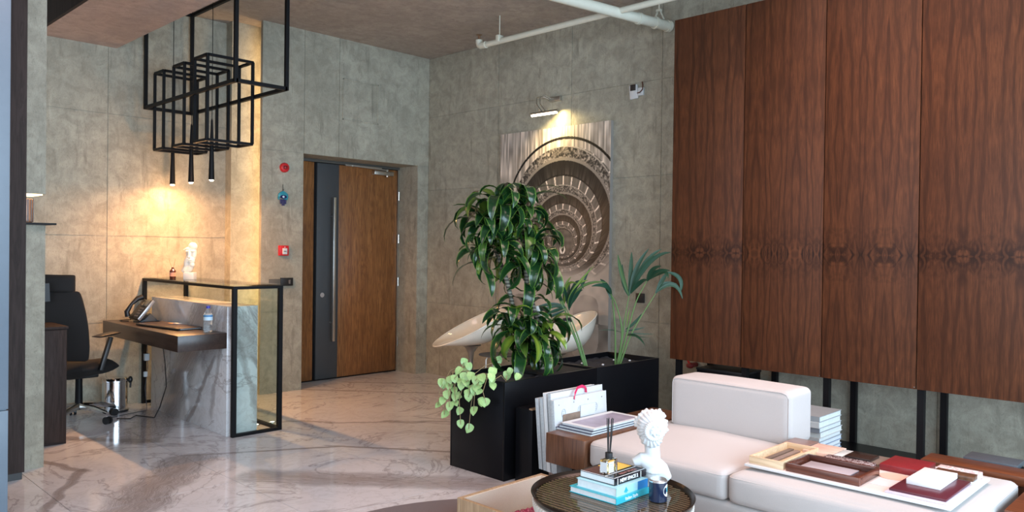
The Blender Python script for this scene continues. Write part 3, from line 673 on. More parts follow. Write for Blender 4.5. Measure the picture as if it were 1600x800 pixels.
def SP(a, d, h): return O+e1*a+e2*d+Vector((0, 0, h))
def rbox(g, a0, a1, d0, d1, h0, h1):
    vs = [SP(a, d, h) for h in (h0, h1) for (a, d) in ((a0, d0), (a1, d0), (a1, d1), (a0, d1))]
    return g.add(vs, [(0, 3, 2, 1), (4, 5, 6, 7), (0, 1, 5, 4), (1, 2, 6, 5), (2, 3, 7, 6), (3, 0, 4, 7)])
rbox(G(), -.045, .045, -.035, .035, 0, .062).build('plinth', M_plaster, st, bevel=.003)
sg = G()
def lump(a, d, h, ra, rh, rd=None):
    n0 = len(sg.v); sg.ball((0, 0, 0), (ra, rd or ra, rh), 14, 10)
    Mx = Matrix((e1, e2, Vector((0, 0, 1)))).transposed().to_4x4(); Mx.translation = SP(a, d, h); sg.xf(Mx, n0)
lump(.022, 0, .285, .040, .038, .028); lump(.0, .002, .262, .046, .022, .026); lump(-.034, .004, .258, .026, .009, .014)
lump(.006, 0, .215, .042, .062, .026); lump(.030, .0, .225, .026, .060, .026); lump(.002, .030, .222, .009, .036, .014); lump(.004, .038, .196, .012, .010, .012)
lump(-.016, .024, .245, .020, .007, .012); lump(.032, .024, .245, .018, .007, .012)
lump(.012, .012, .165, .036, .040, .022); lump(.012, .028, .168, .024, .007, .012); lump(.012, .026, .154, .020, .007, .012); lump(.018, .012, .128, .028, .024, .020)
for k, (a, h) in enumerate(((-.016, .185), (-.028, .170), (-.034, .154), (-.030, .138))):
    sg.tube([SP(a-.004, .010, h-.07), SP(a, .026, h), SP(a+.022, .034, h+.040)], [.011, .0095, .007], 10)
sg.tube([SP(-.060, 0, .066), SP(-.040, .005, .090), SP(-.014, .010, .135)], [.022, .025, .02], 12)
sg.tube([SP(-.040, 0, .066), SP(-.004, 0, .095), SP(.012, 0, .14)], [.03, .030, .03], 12)
remeshed(sg, 'face', M_stat, st, .0035, 3)

# office chair
oc = thing('office_chair', 'black high-backed office chair with headrest behind the reception desk', 'chair', (2.05, 6.62, 0))
cx, cy = 2.07, 6.95; fx, fy = Vector((.82, -.30, 0)).normalized(), None
fd = Vector((.82, .57, 0)).normalized(); sd = Vector((fd.y*-1, fd.x, 0))
def CP(f, s_, z): return Vector((cx, cy, z))+fd*f+sd*s_
def hull_box(g, pts8):
    return g.add(pts8, [(0, 3, 2, 1), (4, 5, 6, 7), (0, 1, 5, 4), (1, 2, 6, 5), (2, 3, 7, 6), (3, 0, 4, 7)])
def soft_slab(name, fn, nu, nv, th, mat, par):
    """closed slab from a surface function fn(u,v)->(point, normal)"""
    v = []; f = []
    for side in (0, 1):
        for i in range(nu+1):
            for j in range(nv+1):
                u, w = i/nu, j/nv; p, nrm = fn(u, w)
                e = min(1, 6*min(u, 1-u, w, 1-w)+.15)
                v.append(p+nrm*(th*.5*e)*(1 if side else -1))
    K = (nu+1)*(nv+1)
    for i in range(nu):
        for j in range(nv):
            a = i*(nv+1)+j; f.append((a, a+1, a+nv+2, a+nv+1)); f.append((K+a, K+a+nv+1, K+a+nv+2, K+a+1))
    ring = [i*(nv+1) for i in range(nu+1)]+[nu*(nv+1)+j for j in range(1, nv+1)]+[i*(nv+1)+nv for i in range(nu-1, -1, -1)]+[j for j in range(nv-1, 0, -1)]
    for a, b in zip(ring, ring[1:]+ring[:1]): f.append((a, b, K+b, K+a))
    return G().add(v, f).build(name, mat, par, smooth=True, sub=1, angle=60)
soft_slab('seat', lambda u, w: (CP(-.24+.45*u, (-.25+.5*w)*(1-.12*abs(2*u-1)**3), .445+.015*math.cos(6.28*w)-.03*max(0, u-.75)*4), Vector((0, 0, 1))), 10, 10, .13, M_mesh, oc)
def backf(u, w):
    z = .52+.56*u; wd_ = .27-.06*abs(2*u-.9)**2
    f = -.22-.07*u-.03*math.sin(u*3.1)+.05*(2*w-1)**2
    return CP(f, (2*w-1)*wd_, z), (fd*.98+Vector((0, 0, .2))).normalized()
soft_slab('backrest', backf, 12, 10, .05, M_mesh, oc)
soft_slab('headrest', lambda u, w: (CP(-.29+.04*(2*w-1)**2, (2*w-1)*.165, 1.065+.14*u), (fd*.98+Vector((0, 0, .2))).normalized()), 8, 8, .07, M_mesh, oc)
G().bar(CP(-.36, 0, 1.0), CP(-.37, 0, 1.14), .05, .02).build('headrest_bracket', M_rubber, oc)
for s_ in (-1, 1):
    am = G().bar(CP(-.10, s_*.27, .44), CP(-.02, s_*.30, .70), .03, .05).build('armrest_post', M_rubber, oc, bevel=.005)
    soft_slab('armrest', lambda u, w: (CP(-.20+.26*u, s_*.30+(-.045+.09*w), .72+.01*u), Vector((0, 0, 1))), 6, 4, .03, M_rubber, oc)
G().tube([CP(0, 0, .10), CP(0, 0, .41)], [.03, .025], 14).build('gas_lift', M_black, oc, smooth=True)
G().box(cx-.12, cx+.12, cy-.10, cy+.10, .36, .40).build('tilt_mechanism', M_rubber, oc, bevel=.01)
for k in range(5):
    a = math.radians(-62+72*k); d = Vector((math.cos(a), math.sin(a), 0)); c0 = Vector((cx, cy, 0))
    lg = G().tube([c0+Vector((0, 0, .13)), c0+d*.16+Vector((0, 0, .115)), c0+d*.29+Vector((0, 0, .085))], [.028, .022, .016], 10).build('base_leg', M_chrome if k in (0, 1) else M_steel, oc, smooth=True)
    e = c0+d*.29; sv = Vector((-d.y, d.x, 0))
    for q in (-1, 1):
        G().tube([e+sv*(.008*q)+Vector((0, 0, .030)), e+sv*(.024*q)+Vector((0, 0, .030))], .030, 16).build('castor', M_rubber, lg, smooth=True, angle=40)

# pedestrian low cabinet at left
lc = thing('low_cabinet', 'low dark wooden cabinet beside the left concrete pier', 'cabinet', (1.7, 6.35, 0))
B('carcass', 1.50, 1.778, 6.242, 6.62, 0, .83, M_darkv, lc, bevel=.002)
B('top_board', 1.50, 1.785, 6.232, 6.63, .832, .85, M_darkv, lc, bevel=.002)
B('door', 1.505, 1.772, 6.225, 6.241, .02, .825, M_darkv, lc, bevel=.002)
# pedal bin
pb = thing('pedal_bin', 'small polished steel pedal bin on the floor under the desk', 'bin', (2.42, 7.17, 0))
c = (2.42, 7.17, 0)
lathe_obj('body', [(.105, 0), (.105, .02), (.100, .022), (.100, .26), (.103, .262)], c, M_chrome, pb, 36, angle=40)
lathe_obj('lid', [(.104, .262), (.104, .275), (.09, .295), (.04, .302), (0, .303)], c, M_chrome, pb, 36, angle=40)
lathe_obj('base_ring', [(.108, 0), (.108, .018), (.10, .018)], c, M_rubber, pb, 36)
G().tube([(2.525, 7.12, .285), (2.535, 7.12, .27), (2.53, 7.12, .20)], .008, 8).ball((2.527, 7.115, .27), (.02, .02, .03)).build('hinge_cap', M_rubber, pb, smooth=True)
G().box(2.37, 2.40, 7.03, 7.08, .004, .016).build('pedal', M_rubber, pb, bevel=.003)
# cables under the desk
cbm = thing('power_cable', 'thin black cable hanging from the desk and curling over the floor to the bin', 'cable', (2.6, 6.6, 0))
G().tube([(2.50, 6.35, .66), (2.52, 6.35, .5), (2.56, 6.42, .3), (2.54, 6.5, .12), (2.56, 6.66, .006), (2.48, 6.85, .006), (2.40, 6.75, .006), (2.32, 6.82, .006)], .0045, 8).build('cord', M_rubber, cbm, smooth=True)
G().tube([(2.62, 7.0, .66), (2.63, 7.0, .4), (2.61, 7.0, .2), (2.62, 6.98, .01), (2.45, 6.95, .006), (2.30, 6.90, .006)], .0035, 8).build('cord', flat('grey_cord', (.05, .05, .055), .5), cbm, smooth=True)
G().box(2.60, 2.64, 6.985, 7.02, .44, .50).build('plug', M_paper, cbm, bevel=.004)
G().box(2.595, 2.625, 6.985, 7.01, .30, .345).build('plug', M_paper, cbm, bevel=.004)

# ------------------------------------------------------------------ pendant cage
LX0, LX1, LY0, LY1, LZ0, LZ1 = 2.725, 3.145, 5.60, 7.355, 2.69, 3.63
w_ = .028
lt = thing('frame_chandelier', 'large black steel box-frame chandelier hanging from ceiling over the reception desk', 'chandelier', (2.93, 6.5, LZ1))
for x in (LX0, LX1):
    for y in (LY0, LY1): G().bar((x, y, LZ0-w_/2), (x, y, LZ1), w_).build('hanger_post', M_black, lt)
for z in (LZ0, LZ1-w_/2):
    for x in (LX0, LX1): G().bar((x, LY0, z), (x, LY1, z), w_).build('frame_rail', M_black, lt)
    for y in (LY0, LY1): G().bar((LX0, y, z), (LX1, y, z), w_).build('frame_rail', M_black, lt)
BOXES = [(2.743, 3.127, 6.99, 7.19, 2.295, 2.975), (2.743, 3.127, 6.56, 6.78, 2.295, 2.975), (2.743, 3.127, 6.12, 6.36, 2.295, 2.975)]
_boxes_data = BOXES
names = ['farthest black wire-frame cage hanging around the pendants', 'middle black wire-frame cage hanging around the pendants', 'nearest black wire-frame cage hanging around the pendants']
for (x0, x1, y0, y1, z0, z1), lb in zip(BOXES, names):
    for x in (x0, x1):
        for y in (y0, y1): G().bar((x, y, z0), (x, y, z1), .021).build('cage_bar', M_black, lt)
    for z in (z0, z1):
        for x in (x0, x1): G().bar((x, y0, z), (x, y1, z), .021).build('cage_bar', M_black, lt)
        for y in (y0, y1): G().bar((x0, y, z), (x1, y, z), .021).build('cage_bar', M_black, lt)
M_bulb = flat('glowing_lens', (1, .9, .7), .4, emit=(1.0, .74, .42), estr=40)
for (y, top, lb) in ((7.25, 2.50, 'leftmost slim black cone pendant lamp, farthest from camera'), (6.85, 2.42, 'middle slim black cone pendant lamp'), (6.445, 2.60, 'rightmost slim black cone pendant lamp, nearest the door')):
    p = thing('cone_pendant', lb, 'pendant lamp', (2.93, y, 2.0), 'cone pendants over the counter')
    G().tube([(2.93, y, 2.50), (2.93, y, H)], .003, 6).build('cord', M_black, p)
    lathe_obj('shade', [(.022, .0), (.0245, .002), (.019, .18), (.014, .36), (.008, .50), (.003, .52), (0, .52)], (2.93, y, 2.0), M_black, p, 18)
    G().ball((2.93, y, 2.003), (.019, .019, .014)).build('bulb', M_bulb, p, smooth=True)
    pl0 = area('pendant_beam', (2.93, y, 1.98), (2.93, y+.01, 0), .035, .035, {7.25: 3.2, 6.85: 13, 6.445: 14}[y], (1.0, .47, .18)); pl0.data.shape = 'DISK'
    pt0 = bpy.data.lights.new('pendant_glow', 'POINT'); pt0.energy = {7.25: 1.2, 6.85: 5, 6.445: 5}[y]; pt0.color = (1, .5, .2); pt0.shadow_soft_size = .02; po0 = bpy.data.objects.new('pendant_glow', pt0); COL.objects.link(po0); po0.location = (2.93, y, 1.965)
# LED strips washing the pier beside the door wall and the alcove
ld = B('led_strip', 3.86, 3.875, 7.10, 7.11, .1, 3.5, M_led); tag(ld, 'vertical warm LED strip hidden behind the left edge of the door wall', 'light')
area('led_wash', (3.80, 7.11, 1.9), (3.62, 7.28, 1.9), .05, 3.2, 3.5, (1, .66, .34))
# ------------------------------------------------------------------ pipes
PZ = 3.39
pp = thing('sprinkler_pipe', 'thin cream-painted sprinkler pipe running along under the ceiling', 'pipe', (5.12, 4, PZ))
G().tube([(5.12, 5.44, PZ), (5.12, -2.0, PZ)], .026, 16).build('pipe', M_pipe, pp, smooth=True)
G().tube([(5.12, 5.40, PZ), (5.12, 5.475, PZ), (5.12, 5.49, PZ+.01), (5.12, 5.50, PZ+.035), (5.12, 5.50, PZ+.06)], .033, 14).build('elbow', M_pipe, pp, smooth=True)
G().tube([(5.12, 5.50, PZ+.06), (5.12, 5.50, PZ+.10)], .012, 10).build('sprinkler_head', flat('brass', (.35, .2, .12), .3, .8), pp, smooth=True)
G().tube([(5.12, 5.50, PZ+.105), (5.12, 5.50, PZ+.11)], .03, 12).build('deflector', flat('brass_plate', (.4, .25, .15), .3, .8), pp)
G().tube([(5.12, 5.22, PZ+.03), (5.12, 5.22, H)], .005, 8).build('hanger_rod', M_pipe, pp)
G().box(5.085, 5.155, 5.20, 5.24, PZ-.01, PZ+.055).build('clamp', M_pipe, pp, bevel=.006)
pt = thing('branch_pipe', 'thick cream-painted pipe crossing the thin one and ending at the right wall', 'pipe', (5, 3.9, PZ))
G().tube([(1.9+.65, 4.24, PZ-.01), (4.55, 3.94, PZ-.01), (5.72, 3.765, PZ-.01)], .043, 18).build('pipe', M_pipe, pt, smooth=True)
G().tube([(5.35, 3.822, PZ-.01), (5.38, 3.817, PZ-.01)], .050, 18).build('coupling', M_pipe, pt, smooth=True, angle=40)
G().tube([(5.55, 3.79, PZ-.01), (5.57, 3.787, PZ-.01)], .052, 18).build('ring_clamp', M_pipe, pt, smooth=True, angle=40)
G().tube([(5.60, 3.78, PZ+.10), (5.60, 3.78, H)], .005, 8).build('hanger_rod', M_pipe, pt)
G().bar((5.60, 3.73, PZ+.02), (5.60, 3.77, PZ+.10), .02, .006).bar((5.60, 3.83, PZ+.02), (5.60, 3.79, PZ+.10), .02, .006).box(5.585, 5.615, 3.76, 3.80, PZ+.09, PZ+.11).build('hanger_bracket', M_pipe, pt)
G().tube([(5.70, 3.768, PZ-.01), (5.735, 3.762, PZ-.01)], .050, 18).build('end_cap', M_pipe, pt, smooth=True, angle=40)

# ------------------------------------------------------------------ wall picture
PW, PH = 270, 420
def poster():
    y0, y1, z0, z1 = 4.37, 5.80, .42, 2.64
    jj, ii = np.meshgrid(np.arange(PW), np.arange(PH))
    wx = (y1-(jj+.5)/PW*(y1-y0))            # image left = larger y
    wz = z0+(ii+.5)/PH*(z1-z0)
    yc, zc = 4.935, 1.448
    x = yc-wx; y = wz-zc                    # x to the right
    rng = np.random.RandomState(3)
    def vn(u, v, seed):
        r = np.random.RandomState(seed).rand(64, 64); ui = np.floor(u).astype(int); vi = np.floor(v).astype(int); fu = u-ui; fv = v-vi
        fu = fu*fu*(3-2*fu); fv = fv*fv*(3-2*fv); a = r[ui % 64, vi % 64]; b = r[(ui+1) % 64, vi % 64]; c = r[ui % 64, (vi+1) % 64]; d = r[(ui+1) % 64, (vi+1) % 64]
        return a*(1-fu)*(1-fv)+b*fu*(1-fv)+c*(1-fu)*fv+d*fu*fv
    a = .71; b = 1.657*y; c = x*x/.47+y*y/.4225
    R = (-b+np.sqrt(b*b+4*a*c))/(2*a)+1e-6
    th = np.arctan2(x, y-.35*R)
    p = np.log(R/.56)/math.log(1.6)
    p = p + .06*np.sin(th)
    k = np.floor(p); f = p-k
    v = np.full(R.shape, .5)
    streak = vn(th*40/(.3+.7*R)*R+50, f*2+k*7, 5)
    steps = np.cos(th*(26+6*k))
    orn = vn(th*34*(1+.25*k)+31, f*26+k*11, 8)+.5*vn(th*70+9, f*50, 9)
    v = np.where(f < .22, .16+.55*np.clip(orn-.35, 0, 1), v)
    v = np.where((f >= .22) & (f < .25), .62, v)
    v = np.where((f >= .25) & (f < .52), .34+.10*streak+.42*(steps > .90), v)
    v = np.where((f >= .52) & (f < .56), .12, v)
    v = np.where((f >= .56) & (f < .92), .12+.22*streak*(1-.6*(f-.56)/.36), v)
    v = np.where(f >= .92, .50, v)
    # eye of the stair
    v = np.where(R < .20, .30+.15*vn(x*30+9, y*30+9, 4), v)
    v = np.where(np.abs(np.hypot(x*1.2, y)-.03) < .012, .85, v)
    # streaked plaster above the outer parapet
    top = R > 1.00
    ln = np.abs(R-1.08) < .012
    vt = .42+.35*vn(x*60+50, y*5+9, 6)+.12*vn(x*20+10, y*14, 7)
    v = np.where(top & (y > .1), vt, v); v = np.where(ln & (y > 0), .08, v)
    # pale lower field with soft blotches
    low = np.clip((-y-.10)/.16, 0, 1)
    out = np.clip((R-.9)/.3, 0, 1)*np.clip((.3-y)/.3, 0, 1)
    bl = .66-.22*(vn(x*3.5+7, y*3.5+9, 12) > .62)*1.0*vn(x*9+3, y*9+5, 2)-.06*vn(x*16+5, y*16+8, 3)
    m_ = np.maximum(low, out)
    v = v*(1-m_)+bl*m_
    vig = np.clip(1.05-.25*np.abs(x-.0)**2, .7, 1)
    v = np.clip(v*vig*1.2, 0, 1)**1.15
    im = np.ones((PH, PW, 4), np.float32)
    im[..., 0] = v*1.0; im[..., 1] = v*.935; im[..., 2] = v*.87
    img = bpy.data.images.new('stair_print', PW, PH); img.pixels.foreach_set(im.ravel()); img.update(); img.pack()
    t = NT('stair_print'); tx = t.n('ShaderNodeTexImage'); tx.image = img
    t.l(tx.outputs[0], t.b.inputs['Base Color']); t.b.inputs['Roughness'].default_value = .35
    pic = thing('wall_picture', 'tall sepia print of a spiral staircase on the right wall behind the plants', 'picture', (5.75, 5.08, 1.5))
    B('canvas', 5.728, 5.7685, y0, y1, z0, z1, flat('canvas_edge', (.35, .33, .3), .6), pic)
    me = bpy.data.meshes.new('print'); off = WP[pic]
    vs = [(5.727, y1, z0), (5.727, y0, z0), (5.727, y0, z1), (5.727, y1, z1)]
    me.from_pydata([tuple(Vector(q)-off) for q in vs], [], [(0, 1, 2, 3)]); uv = me.uv_layers.new()
    for l, cc in zip(uv.data, ((0, 0), (1, 0), (1, 1), (0, 1))): l.uv = cc
    me.materials.append(t.m); o = bpy.data.objects.new('print', me); COL.objects.link(o); o.parent = pic; WP[o] = off.copy()
poster()
# picture light
pcl = thing('picture_light', 'slim glowing picture lamp on a bent double arm above the staircase print', 'wall lamp', (5.76, 5.10, 2.93))
B('driver_box', 5.735, 5.768, 5.0, 5.14, 2.90, 2.945, M_steel, pcl, bevel=.004)
for d in (0, .045):
    G().tube([(5.745, 5.12+d*.6, 2.93), (5.68, 5.14+d, 2.955), (5.60, 5.135+d, 2.93), (5.58, 5.12+d, 2.86), (5.58, 5.04+d, 2.775)], .005, 8).build('arm', M_steel, pcl, smooth=True)
G().tube([(5.58, 4.885, 2.768), (5.58, 5.235, 2.768)], .016, 12).build('lamp_housing', M_steel, pcl, smooth=True)
G().tube([(5.577, 4.90, 2.754), (5.577, 5.22, 2.754)], .013, 12).build('lamp_tube', flat('tube_glow', (1, 1, .9), .4, emit=(1, .90, .66), estr=9), pcl, smooth=True)
area('picture_lamp', (5.585, 5.06, 2.735), (5.76, 4.98, 2.35), .03, .34, 3.2, (1, .74, .32), math.radians(150)).rotation_euler.rotate_axis('Z', 0)
# bare emergency-light boxes on wall
jb = thing('wall_junction', 'white opened junction box with loose brown wire high on the right wall', 'junction box', (5.76, 4.09, 2.88))
mj = G().box(-.012, .012, -.045, .045, -.065, .065).xf(Matrix.Translation((5.755, 4.14, 2.87)) @ Matrix.Rotation(math.radians(-5), 4, 'X')).build('cover', M_plaster, jb, bevel=.012)
G().box(5.735, 5.742, 4.11, 4.168, 2.88, 2.935).build('socket_insert', flat('black_insert', (.03, .025, .022), .5), jb, bevel=.01)
B('terminal_block', 5.745, 5.768, 4.035, 4.09, 2.83, 2.90, M_plaster, jb, bevel=.004)
G().tube([(5.75, 4.10, 2.855), (5.735, 4.06, 2.855), (5.74, 4.035, 2.88), (5.75, 4.04, 2.92), (5.76, 4.055, 2.95)], .005, 8).build('wire', flat('brown_wire', (.10, .035, .02), .5), jb, smooth=True)
so = B('wall_socket', 5.755, 5.768, 4.00, 4.09, .985, 1.07, M_rubber, bevel=.003); tag(so, 'square black socket plate on the right wall behind the palm', 'socket')

# ------------------------------------------------------------------ walnut wall panels on a steel frame
XP = 5.22; ZP0, ZP1 = .61, 3.245
ye = [3.379, 2.775, 2.185, 1.589, .995, .40, -.20]
lbs = ['walnut wall panel farthest left, next to the concrete', 'second walnut wall panel from the left', 'third walnut wall panel from the left', 'fourth walnut wall panel from the left, at the right edge of view', 'walnut wall panel just beyond the right edge of view', 'last walnut wall panel toward the camera']
for i in range(len(ye)-2):
    y1_, y0_ = ye[i], ye[i+1]
    pn = thing('walnut_panel', lbs[i], 'wood panel', (XP, (y0_+y1_)/2, 1.44), 'walnut panels on the right wall')
    G().box(XP, XP+.02, y0_+.003, y1_-.003, ZP0, ZP1).build('veneer_board', M_panel, pn, bevel=.001)
    G().tube([(XP-.001, y0_+.01, ZP0+.012), (XP+.002, y0_+.01, ZP0+.012)], .004, 8).build('screw', M_chrome, pn)
fm = thing('panel_frame', 'black steel frame on the floor carrying the walnut wall panels', 'frame', (5.5, 2.2, 0))
for y in (3.32, 2.76, 2.16, 1.57, .98, .38):
    G().bar((XP+.045, y, 0), (XP+.045, y, ZP1-.1), .04).build('front_post', M_black, fm)
    G().bar((X-.03, y-.0, 0), (X-.03, y, ZP1-.1), .04).build('rear_post', M_black, fm)
    G().bar((XP+.045, y, .05), (X-.03, y, .05), .04).build('foot_rail', M_black, fm)
G().bar((XP+.045, .3, .03), (XP+.045, 3.34, .03), .04).build('front_rail', M_black, fm)
G().bar((X-.03, .3, .05), (X-.03, 3.34, .05), .04, .05).build('rear_rail', M_black, fm)
for y in (2.8, 2.2, 1.61): G().bar((XP+.045, y, 3.0), (X-.03, y, 3.0), .03).build('brace', M_black, fm)
sf = B('low_black_shelf', XP+.07, X-.06, 1.3, 2.72, .075, .095, M_planter); tag(sf, 'flat black shelf board lying low between the posts under the walnut panels', 'shelf')
bb = thing('black_box', 'wide black box standing behind the sofa back under the panels', 'box', (5.48, 2.98, .08))
B('body', 5.36, 5.62, 2.82, 3.22, 0, .53, M_planter, bb, bevel=.004); B('lid', 5.355, 5.625, 2.815, 3.225, .53, .545, M_rubber, bb, bevel=.002)
rt = thing('red_valve', 'small dark red fitting on the wall just under the first walnut panel', 'valve', (5.6, 3.42, .5))
G().tube([(5.765, 3.47, .50), (5.68, 3.47, .50)], .02, 10).ball((5.67, 3.47, .50), (.03, .035, .025)).build('body', flat('dull_red', (.22, .02, .02), .4), rt, smooth=True)
G().bar((5.66, 3.47, .52), (5.66, 3.50, .56), .012).build('lever', M_fire, rt)
# catalogue pile between sofa back and frame
cols = [(.30, .34, .36), (.52, .56, .56), (.22, .25, .28), (.60, .62, .60), (.38, .40, .40), (.18, .26, .40), (.55, .58, .60), (.10, .18, .34), (.42, .46, .48), (.10, .20, .42), (.5, .55, .6), (.05, .12, .30)]
z = .0
plt = B('magazine_plinth', 4.70, 5.14, 1.98, 2.30, 0, .09, M_black); tag(plt, 'low black plinth under the catalogue pile behind the sofa', 'plinth')
z = .09; nb = 12
for k in range(nb):
    h = random.uniform(.024, .036); cc = cols[nb-1-k]; ox = random.uniform(-.012, .012)
    pos = ['bottom', 'second from bottom', 'third from bottom', 'fourth from bottom', 'fifth from bottom', 'sixth from bottom', 'sixth from top', 'fifth from top', 'fourth from top', 'third from top', 'second from top', 'topmost'][k]
    ct = thing('catalogue', pos+' catalogue in the pile behind the sofa back', 'catalogue', (4.9, 2.14, z), 'catalogue pile behind the sofa')
    B('pages', 4.755+ox, 5.085+ox, 1.995, 2.285, z+.003, z+h-.003, M_pages, ct)
    cm = flat('catalogue_cover', cc, .4)
    B('cover', 4.75+ox, 5.09+ox, 1.99, 2.29, z+h-.003, z+h, cm, ct); B('cover', 4.75+ox, 5.09+ox, 1.99, 2.29, z, z+.003, cm, ct)
    B('spine', 4.75+ox, 4.754+ox, 1.99, 2.29, z+.003, z+h-.003, cm, ct)
    z += h

# ------------------------------------------------------------------ sofa and wooden parts
so_ = thing('sofa', 'low pale linen sofa with one backrest and two long seat cushions', 'sofa', (3.8, 1.8, 0))
cushion('base', 3.36, 4.24, .86, 2.66, .02, .262, M_fab, so_, .03, .0)
for (y0, y1) in ((1.85, 2.68), (.835, 1.842)):
    cs_ = cushion('seat_cushion', 3.345, 4.235, y0, y1, .26, .405, M_fab, so_, .035, .022)
    G().tube(rring(3.348, 4.232, y0+.003, y1-.003, .385, .035), .0028, 6, cap=False).build('piping', M_fab, cs_, smooth=True)
bk = cushion('backrest', 4.03, 4.305, 1.845, 2.60, .395, .70, M_fab, so_, .035, .010)
G().tube([(4.034, 1.88, .41), (4.034, 1.86, .45), (4.034, 1.86, .66), (4.034, 1.875, .682), (4.034, 1.90, .69), (4.034, 2.55, .69), (4.034, 2.58, .68), (4.034, 2.586, .66), (4.034, 2.586, .42)], .0028, 6).build('piping', M_fab, bk, smooth=True)
G().box(3.45, 4.2, .9, 2.6, 0, .03).build('plinth', M_black, so_)
sd_ = thing('wooden_side_table', 'brown walnut box side table between sofa and black planters', 'side table', (3.8, 2.83, .23))
B('top_box', 3.33, 4.40, 2.69, 2.975, .232, .402, M_side, sd_, bevel=.004)
for (x, y) in ((3.45, 2.80), (3.47, 2.88), (4.3, 2.78), (4.3, 2.92)): G().bar((x, y, 0), (x, y, .232), .016).build('leg', M_black, sd_)
bn = thing('wooden_bench', 'reddish walnut long bench running behind the sofa at the right edge', 'bench', (4.4, .5, 0))
B('top_board', 4.325, 4.50, -.3, 1.29, .355, .402, M_red, bn, bevel=.004)
B('front_board', 4.34, 4.49, -.28, 1.27, 0, .355, M_side, bn)
bl = B('wooden_end_table', 3.78, 4.32, -.25, .80, .19, .385, M_red, bevel=.004); tag(bl, 'reddish walnut block at the right end of the sofa, lower right corner', 'end table')
gb = thing('grey_book', 'closed dark grey book lying on the bench near the wall', 'book', (4.56, 1.0, .40))
B('stand', 4.51, 4.62, .80, 1.14, 0, .385, M_black, gb)
B('cover', 4.505, 4.66, .90, 1.14, .385, .41, flat('dark_grey_cover', (.07, .085, .10), .4), gb, bevel=.002)

# magazines beside the side table and on it
M_navyc = flat('navy_cover', (.04, .05, .10), .35)
z = .402
for k, lb in enumerate(('bottom flat magazine on the walnut side table', 'middle flat magazine on the walnut side table', 'top flat magazine with grey-violet cover photo on the side table')):
    mg = thing('flat_magazine', lb, 'magazine', (3.7, 2.85, z), 'flat magazines on side table')
    o_ = .012*k
    B('pages', 3.44+o_, 3.93, 2.735, 2.99-o_, z+.001, z+.011, M_pages, mg)
    B('cover', 3.435+o_, 3.935, 2.73, 2.995-o_, z+.011, z+.013, M_paper if k == 2 else M_navyc, mg)
    if k == 2: B('cover_photo', 3.50, 3.90, 2.75, 2.93, z+.0131, z+.0138, flat('cover_photo', (.30, .28, .36), .4, var=.35, scale=12), mg)
    z += .0132
# upright catalogues leaning between side table and planter
ups = [('white corrugated catalogue standing upright, nearest the sofa', 3.00, 3.42, 3.915, .567), ('second upright white catalogue behind the front one', 3.035, 3.44, 3.93, .600),
       ('third upright catalogue in the row by the planter', 3.075, 3.445, 3.90, .598), ('fourth upright catalogue, thin with grey edge', 3.11, 3.45, 3.85, .565),
       ('rearmost upright catalogue leaning on the black planter', 3.15, 3.455, 3.82, .555)]
for k, (lb, y, x0, x1, zt) in enumerate(ups):
    ct = thing('upright_catalogue', lb, 'catalogue', ((x0+x1)/2, y, 0), 'upright catalogues by the planter')
    g = G().box(x0, x1, y-.001, y+.024, .12, zt); sh_ = Matrix.Identity(4); sh_[1][2] = .0
    sh_[0][2] = -.10 if k else -.08; sh_[0][3] = .05 if k else .045
    g.xf(sh_); g.build('pages', M_corr if k != 2 else M_pages, ct, bevel=.002)
    g = G().box(x0, x1, y-.0035, y-.001, .12, zt+.003); g.xf(sh_); cv = g.build('cover', M_paper, ct)
    if k == 0:
        for q in range(4):
            G().ball((x0+.045+.135*q+.0, y-.0045, zt-.03), (.004, .002, .004), 8, 6).build('rivet', M_chrome, ct)
        for q in range(3):
            xx = x0+.10+.15*q-.012; zz = zt-.085
            r_ = [(xx+.018*math.cos(a), y-.005, zz+.026*math.sin(a)) for a in [2*math.pi*j/18 for j in range(19)]]
            em = G().tube(r_, .0012, 5, cap=False)
            for w in (-.012, 0, .012): em.bar((xx-.010, y-.005, zz+w), (xx+.010, y-.005, zz+w), .0018)
            em.build('emblem', flat('pale_grey_ink', (.35, .42, .45), .6), ct)
        B('card_photo', 3.50, 3.66, 2.9935, 2.996, .43, .475, flat('brown_photo', (.22, .16, .12), .5, var=.5, scale=25), ct)
        B('card', 3.66, 3.80, 2.990, 2.993, .44, .51, M_paper, ct)
rb = G(); pts = [(3.60+.09*math.sin(a)*1.0, 3.05, .60+.055*max(0, math.sin(a/1))) for a in (0,)]
ptsr = [(3.60, 2.99, .555), (3.615, 3.0, .585), (3.65, 3.01, .615), (3.70, 3.015, .620), (3.74, 3.02, .605), (3.745, 3.02, .575)]
for a, b in zip(ptsr[:-1], ptsr[1:]): rb.bar(a, b, .004, .016)
tag(rb.build('red_ribbon', flat('raspberry_ribbon', (.62, .03, .12), .6)), 'raspberry red ribbon handle looped over the upright white catalogues', 'ribbon')
pedb = thing('gold_topped_box', 'narrow black box with brass top edge between planter and catalogues', 'box', (3.6, 3.3, 0))
B('body', 3.50, 3.66, 3.24, 3.38, 0, .462, M_planter, pedb, bevel=.002)
B('brass_lip', 3.495, 3.66, 3.235, 3.262, .463, .472, flat('brass_lip', (.55, .40, .26), .3, .8), pedb)

